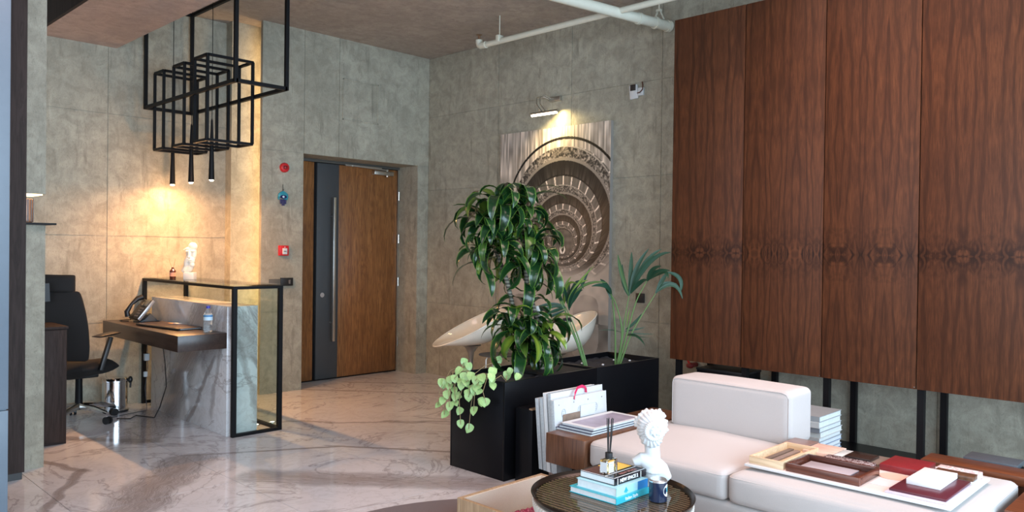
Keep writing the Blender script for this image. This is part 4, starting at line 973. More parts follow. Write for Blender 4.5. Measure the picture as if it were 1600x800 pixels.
# ------------------------------------------------------------------ sample tray on sofa
TZ = .424
ty = thing('sample_tray', 'white tray board full of material samples lying on the sofa', 'tray', (3.75, 1.36, TZ))
B('board', 3.455, 4.055, .915, 1.81, TZ, TZ+.012, M_plaster, ty, bevel=.003)
B('felt', 3.47, 4.04, .93, 1.795, TZ+.012, TZ+.0135, flat('pale_felt', (.68, .58, .54), .9), ty)
z0 = TZ+.0136
def frame_tray(name, label, x0, x1, y0, y1, h, mat, fl_m, w=.016):
    t_ = thing(name, label, 'tray', ((x0+x1)/2, (y0+y1)/2, z0))
    B('base', x0+w, x1-w, y0+w, y1-w, z0, z0+.006, fl_m, t_)
    B('rim', x0, x0+w, y0, y1, z0, z0+h, mat, t_, bevel=.001); B('rim', x1-w, x1, y0, y1, z0, z0+h, mat, t_, bevel=.001)
    B('rim', x0+w, x1-w, y0, y0+w, z0, z0+h, mat, t_, bevel=.001); B('rim', x0+w, x1-w, y1-w, y1, z0, z0+h, mat, t_, bevel=.001)
    return t_
frame_tray('birch_sample_box', 'pale birch open sample box at the left of the white tray', 3.475, 3.87, 1.625, 1.795, .036, M_oaktray, M_oaktray, .012)
for (a0, a1, b0, b1, lb, cc) in ((3.50, 3.84, 1.738, 1.765, 'dark grey-brown veneer strip in the birch box, left one', (.14, .10, .08)), (3.51, 3.83, 1.70, 1.728, 'grey-brown veneer strip in the birch box, right one', (.24, .18, .15))):
    o = B('veneer_strip', a0, a1, b0, b1, z0+.0062, z0+.014, flat('veneer', cc, .5, var=.3), bevel=.001); tag(o, lb, 'sample strip')
frame_tray('mahogany_sample_box', 'dark mahogany open sample box in front on the white tray', 3.475, 3.72, 1.28, 1.612, .036, M_mahog, M_mahog, .014)
o = B('mirror_sample', 3.505, 3.69, 1.36, 1.585, z0+.0062, z0+.012, flat('satin_acrylic', (.50, .46, .50), .25), bevel=.001); tag(o, 'satin lilac acrylic plate inside the mahogany box', 'sample')
def sample(name, label, x0, x1, y0, y1, za, zb, mat, bev=.0015):
    return tag(B(name, x0, x1, y0, y1, za, zb, mat, bevel=bev), label, 'sample')
sample('veneer_sample', 'brown-grey veneer block at the back left of the tray', 3.90, 4.05, 1.70, 1.83, z0, z0+.022, flat('taupe_block', (.22, .15, .13), .35, var=.2))
woodw = wood('striped_ash', (.72, .52, .42), (.80, .62, .52), (.55, .34, .26), axis='y', rough=.4)
sample('ash_sample', 'pale pinkish striped wood block at the back of the tray', 3.84, 4.03, 1.55, 1.695, z0, z0+.020, woodw)
sample('glass_block', 'clear pale glass block beside the striped wood block', 3.80, 3.99, 1.50, 1.545, z0, z0+.020, flat('pale_glass_block', (.72, .80, .80), .15))
redmar = NT('red_marble'); _v = redmar.coord('Object'); _n = redmar.noise(_v, 38, 5, .6, 2); redmar.l(redmar.ramp(_n, [(.44, (.08, .02, .02)), (.5, (.65, .6, .6)), (.56, (.10, .03, .03))]), redmar.b.inputs['Base Color']); redmar.b.inputs['Roughness'].default_value = .1
sample('red_marble_sample', 'dark red marble block with white veins behind the mahogany box', 3.745, 3.835, 1.335, 1.56, z0, z0+.024, redmar.m)
sample('black_sample', 'flat dark brown-black sample tile behind the red marble block', 3.85, 3.975, 1.37, 1.49, z0+.016, z0+.028, flat('espresso', (.03, .018, .015), .2))
sample('taupe_sample', 'taupe brown sample block under the dark tile', 3.85, 4.02, 1.33, 1.495, z0, z0+.0155, flat('taupe', (.22, .17, .14), .3))
sample('red_sample', 'bright red leather-look sample block at the middle back of the tray', 3.82, 4.03, 1.135, 1.315, z0, z0+.030, flat('red_lacquer', (.22, .016, .022), .35, var=.3, scale=60))
G_ = G().prism([(3.74+.060*math.cos(a), 1.225+.060*math.sin(a)) for a in [2*math.pi*k/28 for k in range(28)]], z0, z0+.004).build('round_sample', flat('salmon_disc', (.80, .50, .40), .5)); tag(G_, 'round flat salmon-pink disc in the middle of the tray', 'sample')
sample('pink_sheet', 'flat pale rose sheet under the round disc', 3.56, 3.735, 1.13, 1.27, z0, z0+.0015, flat('rose_sheet', (.74, .66, .66), .6), 0)
sample('burgundy_sample', 'large flat burgundy tile at the right front of the tray', 3.50, 3.86, .945, 1.165, z0+.006, z0+.016, flat('burgundy', (.10, .018, .03), .3))
sample('lilac_sample', 'flat lilac-white speckled tile under the burgundy tile', 3.475, 3.84, .935, 1.175, z0, z0+.0058, flat('lilac', (.60, .58, .68), .4, var=.2, scale=60))
sample('white_block', 'plain white square block lying on the burgundy tile', 3.62, 3.87, 1.00, 1.135, z0+.0162, z0+.040, flat('white_solid', (.85, .85, .86), .4))
sample('brown_sample', 'reddish brown wooden bar beside the white block', 3.875, 3.945, .94, 1.10, z0+.012, z0+.032, M_side)
sample('pink_marble_sample', 'pink and white marble slab at the back right corner of the tray', 3.955, 4.035, .94, 1.115, z0, z0+.026, (lambda t: (t.l(t.ramp(t.noise(t.coord('Object'), 22, 5, .6, 2), [(.42, (.82, .74, .74)), (.5, (.45, .28, .28)), (.56, (.85, .80, .80))]), t.b.inputs['Base Color']), t.m)[1])(NT('pink_marble')))
sample('white_frame_sample', 'white edging piece beneath the brown bar', 3.865, 3.95, .935, 1.125, z0, z0+.0115, M_plaster)

# ------------------------------------------------------------------ planters
def planter(label, x0, x1, y0, y1, z1, soil):
    p = thing('black_planter', label, 'planter', ((x0+x1)/2, (y0+y1)/2, 0))
    t = .016
    B('side_panel', x0, x1, y0, y0+t, 0, z1, M_planter, p, bevel=.001); B('side_panel', x0, x1, y1-t, y1, 0, z1, M_planter, p, bevel=.001)
    B('side_panel', x0, x0+t, y0+t, y1-t, 0, z1, M_planter, p, bevel=.001); B('side_panel', x1-t, x1, y0+t, y1-t, 0, z1, M_planter, p, bevel=.001)
    # uneven soil surface
    n = 26; v = []; f = []
    for i in range(n+1):
        for j in range(n+1):
            a = x0+t+(x1-x0-2*t)*i/n; b = y0+t+(y1-y0-2*t)*j/n
            v.append((a, b, soil+.018*noise.noise(Vector((a*14, b*14, 0)))+.012*noise.noise(Vector((a*45, b*45, 3)))))
    for i in range(n):
        for j in range(n): k = i*(n+1)+j; f.append((k, k+n+1, k+n+2, k+1))
    so = G().add(v, f).build('soil', M_soil, p, smooth=True); so['kind'] = 'stuff'
    return p
planter('long black planter box nearest the camera, with dracaena and trailing vine', 3.436, 4.352, 3.415, 3.925, .618, .585)
planter('black planter box by the right wall holding two palms', 4.356, 5.13, 3.415, 3.915, .618, .575)
ins = B('planter_insert', 4.30-.35, 4.33, 3.45, 3.89, .588, .604, flat('dark_mesh', (.015, .015, .016), .7)); tag(ins, 'flat black inner tray visible at the right end of the first planter', 'tray')
# pale stones on the soil
for k, (x, y) in enumerate(((4.60, 3.75), (4.66, 3.60), (4.93, 3.7), (5.0, 3.6))):
    o = G().ball((x, y, .590), (.012, .010, .007), 10, 8).build('white_pebble', M_plaster, smooth=True); tag(o, 'tiny white pebble on the dark soil of the palm planter', 'pebble', 'white pebbles on the palm soil')

# ---- leaves
def leaf_mesh(name, L, Wd, droop, mat, fold=.25, nseg=9, tip=.9, wave=0, rise=.6, base=.35):
    """strap leaf from the origin along +x, arching up then drooping; UV u across, v along"""
    pts = []; p = Vector((0, 0, 0)); ang = rise
    for i in range(nseg+1):
        pts.append((p.copy(), ang)); p = p+Vector((math.cos(ang), 0, math.sin(ang)))*(L/nseg); ang -= droop/nseg*(1+.6*i/nseg)
    v = []; uvs = []; f = []
    for i, (q, an) in enumerate(pts):
        s = i/nseg; w = Wd*.5*(base+(1-base)*math.sin(min(1, s*1.9)*math.pi/2))*(1-s**3.2)**.8 if s < 1 else 0
        w = max(w, .0004); nrm = Vector((-math.sin(an), 0, math.cos(an)))
        wv = wave*math.sin(s*9)
        for j, a in enumerate((-1, -.5, 0, .5, 1)):
            h = abs(a)*fold*w + (wv*w*a)
            v.append(q+Vector((0, a*w, 0))+nrm*h); uvs.append(((a+1)/2, s))
    for i in range(nseg):
        for j in range(4):
            k = i*5+j; f.append((k, k+5, k+6, k+1))
    me = bpy.data.meshes.new(name); me.from_pydata([tuple(a) for a in v], [], f); ul = me.uv_layers.new()
    for lp in me.loops: ul.data[lp.index].uv = uvs[lp.vertex_index]
    for pg in me.polygons: pg.use_smooth = True
    me.materials.append(mat); return me
def leaf_obj(me, parent, pos, az, pitch=0, roll=0, sc=1, name='leaf'):
    o = bpy.data.objects.new(name, me); COL.objects.link(o); o.parent = parent
    o.matrix_local = Matrix.Translation(Vector(pos)-WP[parent]) @ Matrix.Rotation(az, 4, 'Z') @ Matrix.Rotation(-pitch, 4, 'Y') @ Matrix.Rotation(roll, 4, 'X') @ Matrix.Scale(sc, 4)
    WP[o] = WP[parent].copy(); return o
random.seed(21)
DM = [leaf_mesh('dracaena_leaf', .36, .085, d, M_drac, wave=w, rise=r) for d, w, r in ((2.0, .12, .9), (2.6, .2, 1.0), (3.0, .1, 1.1), (2.4, -.2, .7), (1.5, .1, .8), (3.2, .25, 1.2))]
dra = thing('dracaena', 'large glossy green dracaena with two stems in the front black planter', 'plant', (4.0, 3.7, .585))
for k, tr in enumerate(TRUNKS):
    tr = [Vector(q) for q in tr]; tr[0].z = .57; tr[0].y = min(tr[0].y, 3.85)
    G().tube(tr, [.019, .018, .017, .015, .012], 12).build('trunk', M_bark, dra, smooth=True)
G().tube([(4.11, 3.66, .57), (4.075, 3.70, .95), (4.05, 3.72, 1.05)], [.022, .018, .012], 10).build('support_pole', M_barkw, dra, smooth=True)
for hi, h in enumerate(HEADS):
    h = Vector(h); n = 16 if 3 <= hi < 11 else 13
    small = .95 if hi > 0 else .98
    for k in range(n):
        az = 2.4*k+hi; t_ = k/n
        leaf_obj(random.choice(DM), dra, h+Vector((random.uniform(-.02, .02), random.uniform(-.02, .02), -.09*t_+random.uniform(-.02, .02))), az+random.uniform(-.3, .3),
                 pitch=.6-1.4*t_+random.uniform(-.35, .3), roll=random.uniform(-.3, .3), sc=small*random.uniform(.62, 1.2))
# pothos
def heart(name, mat):
    prof = [(0, 0), (.05, .30), (.16, .46), (.32, .50), (.50, .46), (.68, .36), (.84, .20), (.95, .07), (1.0, 0)]
    v = []; uvs = []; f = []
    for s, w in prof:
        for a in (-1, -.5, 0, .5, 1):
            back = -.12*abs(a)**1.5 if s < .2 else 0
            z = -.10*(2*s-1)**2+.10*abs(a)*w-.06*math.sin(a*6)*w
            v.append((s+back, a*w*.92, z)); uvs.append(((a+1)/2, s))
    for i in range(len(prof)-1):
        for j in range(4): k = i*5+j; f.append((k, k+5, k+6, k+1))
    me = bpy.data.meshes.new(name); me.from_pydata(v, [], f); ul = me.uv_layers.new()
    for lp in me.loops: ul.data[lp.index].uv = uvs[lp.vertex_index]
    for pg in me.polygons: pg.use_smooth = True
    me.materials.append(mat); return me
hm = heart('pothos_leaf', M_pothos)
pth = thing('trailing_pothos', 'trailing pale green vine spilling over the left end of the front planter', 'plant', (3.5, 3.7, .6))
view = Vector((-.714, -.70, 0))
extra = [tuple(Vector(q)+Vector((random.uniform(-.015, .03), random.uniform(-.05, .05), random.uniform(-.05, .04)))) for q in POTHOS if q[0] < 3.41 and q[2] > .43]
for i, q in enumerate(POTHOS+extra):
    q = Vector(q)
    o = bpy.data.objects.new('leaf', hm); COL.objects.link(o); o.parent = pth
    sc = random.uniform(.046, .062)*(.8 if i in (16, 17, 25, 33) else 1)
    dn = Vector((random.uniform(-.5, .5)*.7-.0, random.uniform(-.5, .5), -1)).normalized()
    nn = (view+Vector((random.uniform(-.5, .5), random.uniform(-.5, .5), random.uniform(.1, .8)))).normalized()
    xa = (dn-nn*dn.dot(nn)).normalized(); ya = nn.cross(xa)
    Mx = Matrix((xa, ya, nn)).transposed().to_4x4()
    o.matrix_local = Matrix.Translation(q-xa*sc*.5-WP[pth]) @ Mx @ Matrix.Scale(sc, 4); WP[o] = WP[pth]
src = [Vector((3.50, 3.80, .60)), Vector((3.50, 3.62, .60)), Vector((3.55, 3.52, .60)), Vector((3.48, 3.88, .60))]
for i, q in enumerate(POTHOS):
    q = Vector(q)
    if i % 2 and i not in (23, 19, 21): continue
    s0 = min(src, key=lambda a: (a.xy-q.xy).length)
    if q.x < 3.43:
        e = Vector((3.425, (s0.y+q.y)/2, .635)); pts = [s0, (s0+e)/2+Vector((0, 0, .03)), e, Vector((q.x, (q.y+e.y)/2, (q.z+.62)/2)), q]
    else: pts = [s0, (s0+q)/2+Vector((0, 0, .02)), q]
    G().tube(pts, .0022, 6).build('vine', M_vine, pth, smooth=True)
# palms
def ribbon_leaf(parent, p0, p1, p2, wd_, mat=M_palm, name='leaflet', off=Vector((0, 0, 0))):
    p0, p1, p2 = Vector(p0)-off, Vector(p1)-off, Vector(p2)-off; n = 8; v = []; uvs = []; f = []
    vw = Vector((-.714, -.70, .25)).normalized()
    for i in range(n+1):
        t = i/n; c = p0*(1-t)**2+(p1*2-(p0+p2)/2)*2*t*(1-t)+p2*t*t; d = ((p1*2-(p0+p2)/2-p0)*2*(1-t)+(p2-(p1*2-(p0+p2)/2))*2*t).normalized()
        s = d.cross(vw).normalized(); w = wd_*.5*max(.03, math.sin(math.pi*min(1, t*.92+.06))**.75); up = s.cross(d)
        for j, a in enumerate((-1, 0, 1)):
            v.append(c+s*(a*w)+up*(abs(a)*w*.35)); uvs.append(((a+1)/2, t))
    for i in range(n):
        for j in range(2): k = i*3+j; f.append((k, k+3, k+4, k+1))
    me = bpy.data.meshes.new(name); me.from_pydata([tuple(a) for a in v], [], f); ul = me.uv_layers.new()
    for lp in me.loops: ul.data[lp.index].uv = uvs[lp.vertex_index]
    for pg in me.polygons: pg.use_smooth = True
    me.materials.append(mat); o = bpy.data.objects.new(name, me); COL.objects.link(o); o.parent = parent; WP[o] = off.copy(); return o
def cl(p): return (min(p[0], 5.185), p[1], p[2])
def smooth_path(P, n=5):
    P = [Vector(p) for p in P]; out = []
    for i in range(len(P)-1):
        a = P[max(0, i-1)]; b = P[i]; c = P[i+1]; d = P[min(len(P)-1, i+2)]
        for k in range(n):
            t = k/n; out.append(.5*((2*b)+(c-a)*t+(2*a-5*b+4*c-d)*t*t+(3*b-a-3*c+d)*t**3))
    return out+[P[-1]]
for nm, lb, ST, LF, base, ws in (('kentia_palm', 'kentia palm with spread fronds in the planter, in front of the black socket', PALM_B_STEMS, PALM_B_LEAVES, (4.83, 3.6, .575), [.034]*17+[.006, .012, .007, .020, .022, .012, .006]),
                             ('kentia_palm', 'narrow tied-up kentia palm leaning left in front of the white chair', PALM_A_STEMS, PALM_A_LEAVES, (4.52, 3.67, .575), [.022]*20)):
    pm = thing(nm, lb, 'plant', base)
    for s_ in ST:
        G().tube(smooth_path([cl(p) for p in s_]), [.0075-.0045*i/(len(s_)*5-5) for i in range((len(s_)-1)*5+1)], 8).build('frond_stem', M_stem, pm, smooth=True)
    for q, w in zip(LF, ws): ribbon_leaf(pm, cl(q[0]), cl(q[1]), cl(q[2]), w, off=WP[pm])
    if base[0] < 4.6:
        a, b = Vector(TIE[0]), Vector(TIE[1])
        G().tube([a+Vector((-.03, .02, 0)), a+Vector((0, -.02, .01)), a+Vector((.03, 0, -.01))], .012, 8).tube([a, (a+b)/2+Vector((.01, 0, 0)), b], [.008, .012, .008], 8).build('tie', M_rubber, pm, smooth=True)

# ------------------------------------------------------------------ white shell chairs
def shell_chair(label, cx, cy, rz, sc):
    t = thing('shell_chair', label, 'chair', (0, 0, 0), 'white shell chairs by the print')
    # tilted elliptical rim; shell converges to a seat point above the pedestal
    n = 40; m_ = 12; v = []; f = []
    def rim(a):
        x = .37*math.cos(a); y = .36*math.sin(a)
        z = .70 + .19*(-math.cos(a)) ; return Vector((x, y, z))
    def P(a, s, off=0):
        r = rim(a); c0 = Vector((.04, 0, .52))
        k = 1-(1-s)**2.0
        p = Vector((c0.x+(r.x-c0.x)*math.sin(s*math.pi/2)**.85, (r.y)*math.sin(s*math.pi/2)**.85, c0.z+(r.z-c0.z)*(1-math.cos(s*math.pi/2))**1.15))
        return p+Vector((0, 0, off))
    for side in (0, 1):
        for i in range(m_+1):
            s = i/m_
            for j in range(n):
                a = 2*math.pi*j/n; p = P(a, max(s, .02)); c = Vector((0, 0, .85))
                if side == 0: d = (c-p).normalized()*.010*(1 if i < m_ else 0); p = p+d
                v.append(p)
    K = (m_+1)*n
    for i in range(m_):
        for j in range(n):
            a = i*n+j; b = i*n+(j+1) % n; f.append((a, b, b+n, a+n)); f.append((K+a, K+a+n, K+b+n, K+b))
    f.append(tuple(range(n-1, -1, -1))); f.append(tuple(range(K, K+n)))
    g = G().add(v, f); g.build('shell', M_white, t, smooth=True, angle=60)
    g = G().tube([rim(2*math.pi*j/n) for j in range(n+1)], .006, 8, cap=False); g.build('rim', M_white, t, smooth=True)
    G().lathe([(.24, 0), (.24, .008), (.10, .022), (.035, .05), (.022, .10), (.020, .36), (.030, .44), (.06, .49), (.10, .515), (.0, .515)], n=32).build('pedestal', flat('cast_aluminium', (.30, .29, .27), .35, .7), t, smooth=True)
    t.location = (cx, cy, 0); t.rotation_euler = (0, 0, rz); t.scale = (sc, sc, sc); return t
shell_chair('white glossy shell chair left of the dracaena, turned to the left', 5.12, 5.56, math.radians(148), 1.0)
shell_chair('white glossy shell chair right of the dracaena, partly hidden by the palm', 5.28, 4.62, math.radians(148), 1.0)
stb = thing('wire_side_table', 'thin grey wire side table between the white shell chairs', 'side table', (4.98, 5.18, 0))
G().tube([(4.90, 5.12, 0), (4.90, 5.12, .44), (4.92, 5.12, .46), (5.2, 5.12, .46)], .006, 8).build('leg', M_steel, stb, smooth=True)
G().tube([(5.16, 5.30, 0), (5.16, 5.30, .46)], .006, 8).build('leg', M_steel, stb, smooth=True)
G().tube([(5.18, 5.04, 0), (5.18, 5.04, .46)], .006, 8).build('leg', M_steel, stb, smooth=True)
G().lathe([(.17, 0), (.17, .008)], (5.08, 5.16, .462), 32).build('table_top', M_grey, stb)

# ------------------------------------------------------------------ coffee table, tray, things on it
rg = G().prism([(2.4+1.07*math.cos(a), 2.45+1.07*math.sin(a)) for a in [2*math.pi*k/72 for k in range(72)]], .0005, .010).build('round_rug', M_rug, bevel=.003); tag(rg, 'round dark brown woven rug on the marble under the low oak box table', 'rug')
bx0, bx1, by0, by1, bz = 2.50, 3.10, 1.3, 2.80, .25
bt = thing('oak_box_table', 'low square oak box table with pale lining and crimson pebble fill', 'table', (2.8, 2.05, .01))
w = .02
for q in ((bx0, bx1, by1-w, by1), (bx0, bx1, by0, by0+w), (bx0, bx0+w, by0+w, by1-w), (bx1-w, bx1, by0+w, by1-w)):
    B('side_board', *q, .012, bz, M_oak, bt, bevel=.001)
lin = fabric('pale_lining', (.68, .58, .47), 200, .15)
B('lining', bx0+w, bx1-w, by1-w-.006, by1-w, .05, bz-.003, lin, bt); B('lining', bx1-w-.006, bx1-w, by0+w, by1-w-.006, .05, bz-.003, lin, bt)
B('bottom_board', bx0+w, bx1-w, by0+w, by1-w, .03, .06, lin, bt)
n = 60; v = []; f = []; random.seed(5)
px0, px1, py0, py1 = bx0+w+.001, 3.06, by0+w+.03, 2.70
for i in range(n+1):
    for j in range(2*n+1):
        a = px0+(px1-px0)*i/n; b = py0+(py1-py0)*j/(2*n); v.append((a, b, .130+random.uniform(0, .012)))
for i in range(n):
    for j in range(2*n): k = i*(2*n+1)+j; f.append((k, k+2*n+1, k+2*n+2, k+1))
cr = NT('crimson_granules'); _n = cr.noise(cr.coord('Object'), 170, 2, .6); cr.l(cr.ramp(_n, [(.38, (.09, .004, .02)), (.55, (.30, .02, .075)), (.7, (.50, .12, .2))]), cr.b.inputs['Base Color']); cr.b.inputs['Roughness'].default_value = .3
gr = G().add(v, f).build('crimson_granules', cr.m, bt); gr['kind'] = 'stuff'

TR = Vector((2.72, 2.04, 0)); TZ = .39; RR = .35
rt_ = thing('round_tray_table', 'round dark ribbed tray on a pale drum bowl in front of the sofa', 'tray table', (TR.x, TR.y, .06))
G().lathe([(.19, .062), (.20, .062), (.25, .15), (.305, .25), (.338, .345), (.342, .372), (.33, .372), (.0, .36)], (TR.x, TR.y, 0), 96).build('bowl', flat('pale_ribbed_ceramic', (.62, .58, .52), .6), rt_, smooth=True)
for k in range(96):
    a = 2*math.pi*k/96; c_, s_ = math.cos(a), math.sin(a)
    if k % 1 == 0:
        G().tube([(TR.x+0.252*c_, TR.y+0.252*s_, .15), (TR.x+0.307*c_, TR.y+0.307*s_, .25), (TR.x+0.340*c_, TR.y+0.340*s_, .345), (TR.x+0.343*c_, TR.y+0.343*s_, .370)], .006, 5).build('rib', flat('ribs', (.66, .62, .56), .6) if k == 0 else bpy.data.materials['ribs'], rt_, smooth=True)
M_tray = flat('dark_bronze_tray', (.02, .014, .010), .3, .4)
G().lathe([(.0, .372), (.325, .372), (.342, .380), (.350, .396), (.353, .403), (.349, .405), (.342, .395), (.330, .382), (.0, .380)], (TR.x, TR.y, 0), 96).build('tray_dish', M_tray, rt_, smooth=True, angle=50)
for k in range(-13, 14):
    d = k*.024; hl = math.sqrt(max(0, .328**2-d*d))
    if hl < .03: continue
    G().bar((TR.x+d, TR.y-hl, .383), (TR.x+d, TR.y+hl, .3835), .006, .006).build('slat', flat('tray_ribs', (.50, .36, .22), .35, .3) if k == -13 else bpy.data.materials['tray_ribs'], rt_)
G().lathe([(0, .3865), (.332, .3865), (.332, .3895), (0, .3895)], (TR.x, TR.y, 0), 72).build('glass_plate', M_smoke, rt_)
def book(label, x0, x1, y0, y1, z0_, h, cover, group=None, pages=M_pages, t=.0022):
    b = thing('book', label, 'book', ((x0+x1)/2, (y0+y1)/2, z0_), 'books stacked on the round tray')
    B('pages', x0+.004, x1-.003, y0+.004, y1-.004, z0_+t, z0_+h-t, pages, b)
    B('cover', x0, x1, y0, y1, z0_, z0_+t, cover, b); B('cover', x0, x1, y0, y1, z0_+h-t, z0_+h, cover, b)
    B('spine', x0, x1, y0, y0+.003, z0_+t, z0_+h-t, cover, b)
    return b
bz0 = .390
teal = flat('teal_cover', (.03, .42, .52), .3); blu = flat('sky_cover', (.40, .72, .80), .3); blk = flat('black_cover', (.012, .010, .014), .25)
b1 = book('bottom book of the stack on the tray, teal spine and thin pages', 2.622, 2.86, 1.945, 2.20, bz0, .026, teal)
wt = flat('white_ink', (.88, .90, .92), .5)
text_mesh('lettering', 'Italian Style', .020, wt, b1, (2.73, 1.9446, bz0+.013), (1, 0, 0), (0, 0, 1))
b2 = book('middle book of the stack on the tray, pale blue spine with tree emblem', 2.640, 2.865, 1.957, 2.175, bz0+.0262, .036, blu)
B('spine_block', 2.79, 2.864, 1.9563, 1.9572, bz0+.0265, bz0+.062, flat('cobalt', (.02, .20, .50), .3), b2)
tg = G()
for q in (-1, 0, 1): tg.bar((2.705+q*.007, 1.9562, bz0+.031), (2.705+q*.002, 1.9562, bz0+.056-abs(q)*.006), .003, .0006)
tg.prism([(2.690, bz0+.037), (2.705, bz0+.058), (2.720, bz0+.037)], 1.9558, 1.9564, 'y').build('tree_emblem', flat('aqua_ink', (.03, .38, .48), .4), b2)
b3 = book('top book of the stack on the tray, black with white spine lettering', 2.663, 2.893, 1.985, 2.178, bz0+.0624, .029, blk)
text_mesh('lettering', 'NEW SPACE 2', .021, wt, b3, (2.765, 1.9846, bz0+.077), (1, 0, 0), (0, 0, 1), bold=.0006)
G().box(2.682, 2.685, 1.9840, 1.9852, bz0+.0635, bz0+.0905).box(2.850, 2.853, 1.9840, 1.9852, bz0+.0635, bz0+.0905).build('spine_line', wt, b3)
zt = bz0+.0914
G().box(2.665, 2.89, 1.992, 1.995, zt, zt+.0006).box(2.665, 2.668, 1.992, 2.172, zt, zt+.0006).box(2.665, 2.89, 2.04, 2.043, zt, zt+.0006).build('cover_line', wt, b3)
B('cover_print', 2.775, 2.888, 2.06, 2.165, zt, zt+.0005, flat('yellow_print', (.85, .58, .12), .4), b3)
B('cover_image', 2.67, 2.77, 2.06, 2.165, zt, zt+.0005, flat('brown_print', (.10, .045, .04), .35, var=.8, scale=40), b3)
text_mesh('cover_lettering', 'NEW SPACE', .022, flat('rose_ink', (.45, .18, .16), .4), b3, (2.80, 2.018, zt+.0003), (1, 0, 0), (0, 1, 0))
# reed diffuser on the books
df = thing('reed_diffuser', 'square clear glass reed diffuser with black cap on the top book', 'diffuser', (2.73, 2.07, zt))
dx, dy, dz = 2.725, 2.065, zt+.0008
yawd = 0
G().box(dx-.036, dx+.036, dy-.022, dy+.022, dz, dz+.060).build('bottle', M_pglass, df, bevel=.004)
G().box(dx-.028, dx+.028, dy-.015, dy+.015, dz+.008, dz+.040).build('oil', flat('amber_oil', (.98, .85, .45), .02, trans=.95, ior=1.36, var=0), df, bevel=.003)
B('label', dx-.0372, dx-.0364, dy-.018, dy+.018, dz+.008, dz+.050, M_paper, df)
lb_ = B('label', dx-.030, dx+.006, dy-.0232, dy-.0224, dz+.006, dz+.052, M_paper, df)
for q, (wq, hq) in enumerate(((.018, .003), (.022, .002), (.014, .002), (.018, .002))):
    G().box(dx-.012-wq/2, dx-.012+wq/2, dy-.0236, dy-.0231, dz+.040-.009*q, dz+.040-.009*q+hq).build('print_line', bpy.data.materials['pale_grey_ink'], df)
lathe_obj('cap', [(.016, 0), (.0165, .002), (.0165, .026), (.0, .027)], (dx, dy, dz+.0605), M_rubber, df, 24, angle=40)
for k in range(6):
    a = k*1.05; G().tube([(dx+.004*math.cos(a), dy+.004*math.sin(a), dz+.06), (dx+.006+.014*math.cos(a), dy+.014*math.sin(a), dz+.235)], .0019, 6).build('reed', M_rubber, df)
# candle
cn = thing('candle_jar', 'navy blue candle jar with silver lid and round white label on the tray', 'candle', (2.765, 1.885, .39))
c = (2.80, 1.86, .390)
lathe_obj('jar', [(.034, 0), (.038, .003), (.038, .086), (.036, .088), (.0, .084)], c, flat('navy_glass', (.012, .02, .05), .12), cn, 36, angle=40)
lathe_obj('lid', [(.0395, .084), (.0395, .089), (.034, .094), (.0, .093)], c, flat('silver_foil', (.75, .76, .78), .22, .9), cn, 36, angle=40)
v = []; 
lg = G()
dirc = math.atan2(-.5, -.10)
for i in range(17):
    for j in range(9):
        pass
def label_disc(g, cx_, cy_, r, az0, z, rad, n=20):
    pts = [(0, 0)]+[(rad*math.cos(2*math.pi*k/n), rad*math.sin(2*math.pi*k/n)) for k in range(n)]
    vv = [(cx_+r*math.cos(az0+p[0]/r), cy_+r*math.sin(az0+p[0]/r), z+p[1]) for p in pts]
    return g.add(vv, [(0, k+1, (k+1) % n+1) for k in range(n)])
label_disc(G(), c[0], c[1], .0386, math.radians(-72), .390+.050, .026).build('label', flat('white_label', (.85, .88, .86), .5), cn)
label_disc(G(), c[0], c[1], .0389, math.radians(-66), .390+.054, .012).build('label_emblem', bpy.data.materials['aqua_ink'], cn)

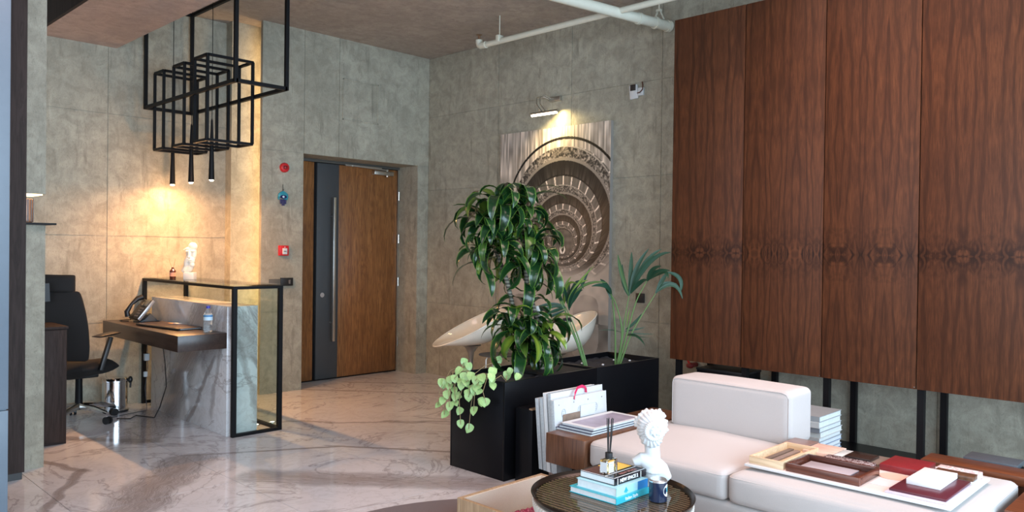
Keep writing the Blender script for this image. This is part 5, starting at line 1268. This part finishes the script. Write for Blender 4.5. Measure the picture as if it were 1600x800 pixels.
# plaster bust seen from behind, hair in a bun
bs = thing('plaster_bust', 'white plaster bust with braided bun seen from behind on the tray', 'bust', (2.93, 2.0, .39))
O = Vector((2.945, 2.0, .3895)); e1 = Vector((.7, -.714, 0)); e2 = Vector((-.714, -.70, 0))
def bl2(g, a, d, h, ra, rd, rh, tilt=0):
    n0 = len(g.v); g.ball((0, 0, 0), (ra, rd, rh), 20, 14)
    Mx = Matrix((e1, e2, Vector((0, 0, 1)))).transposed().to_4x4(); Mx.translation = SP(a, d, h)
    g.xf(Mx @ Matrix.Rotation(tilt, 4, 'Y'), n0)
bg = G()
bl2(bg, .0, 0, .262, .058, .066, .068)                 # skull
bl2(bg, .004, -.012, .235, .045, .052, .05)            # lower face / jaw
bl2(bg, .004, -.066, .248, .010, .012, .016); bl2(bg, .004, -.058, .222, .016, .012, .008); bl2(bg, .004, -.05, .205, .018, .016, .014)
bg.tube([SP(.01, .0, .07), SP(.012, .002, .13), SP(.006, .0, .20)], [.052, .033, .034], 20)
bg.tube([SP(-.078, 0, .108), SP(-.045, .0, .122), SP(.0, .002, .11), SP(.05, .0, .07), SP(.085, 0, .035)], [.018, .03, .045, .040, .018], 16)
bl2(bg, .02, .0, .075, .06, .040, .055)
bg.lathe([(.045, 0), (.045, .012), (.030, .022), (.022, .04), (.035, .06), (0, .07)], tuple(SP(.015, 0, 0)), 24)
def hairless(co): return 0
remeshed(bg, 'figure', M_plaster, bs, .0035, 4)
hg = G()
bl2(hg, .0, .010, .266, .064, .066, .072)
bl2(hg, .0, .02, .225, .050, .050, .045)
for k in range(13):                                      # curls along the crown and front
    a = math.radians(-30+k*17); bl2(hg, .060*math.cos(a), -.015+.01*math.sin(k*2.1), .272+.062*math.sin(a), .015, .016, .014)
for (a, h) in ((.038, .335), (.055, .318), (.066, .285), (.068, .255)): bl2(hg, a, .0, h, .011, .011, .016, .4)
def hd_(co):
    p = co-SP(.0, .05, .262); a = p.dot(e1); h = p.z; an = math.atan2(h, a); r = math.hypot(a, h)
    return .0026*math.sin(an*24+3*math.sin(r*60))*min(1, r/.03)+.002*noise.noise(co*90)
hb = remeshed(hg, 'hair', M_plaster, bs, .003, 2, hd_)
bu = G(); ring = [SP(.002+.034*math.cos(t), .078, .266+.034*math.sin(t)) for t in [2*math.pi*k/32 for k in range(33)]]
bu.tube(ring, .0115, 12, cap=False); bl2(bu, .002, .074, .266, .028, .016, .028)
for k in range(6):
    a = k*math.pi/3+.3; bu.tube([SP(.002, .088, .268), SP(.002+.015*math.cos(a), .090, .268+.015*math.sin(a)), SP(.002+.027*math.cos(a+.4), .084, .266+.027*math.sin(a+.4))], [.006, .007, .004], 8)
remeshed(bu, 'bun', M_plaster, bs, .0022, 2, lambda co: .0012*math.sin(math.atan2((co-SP(.002, .078, .266)).z, (co-SP(.002, .078, .266)).dot(e1))*30))
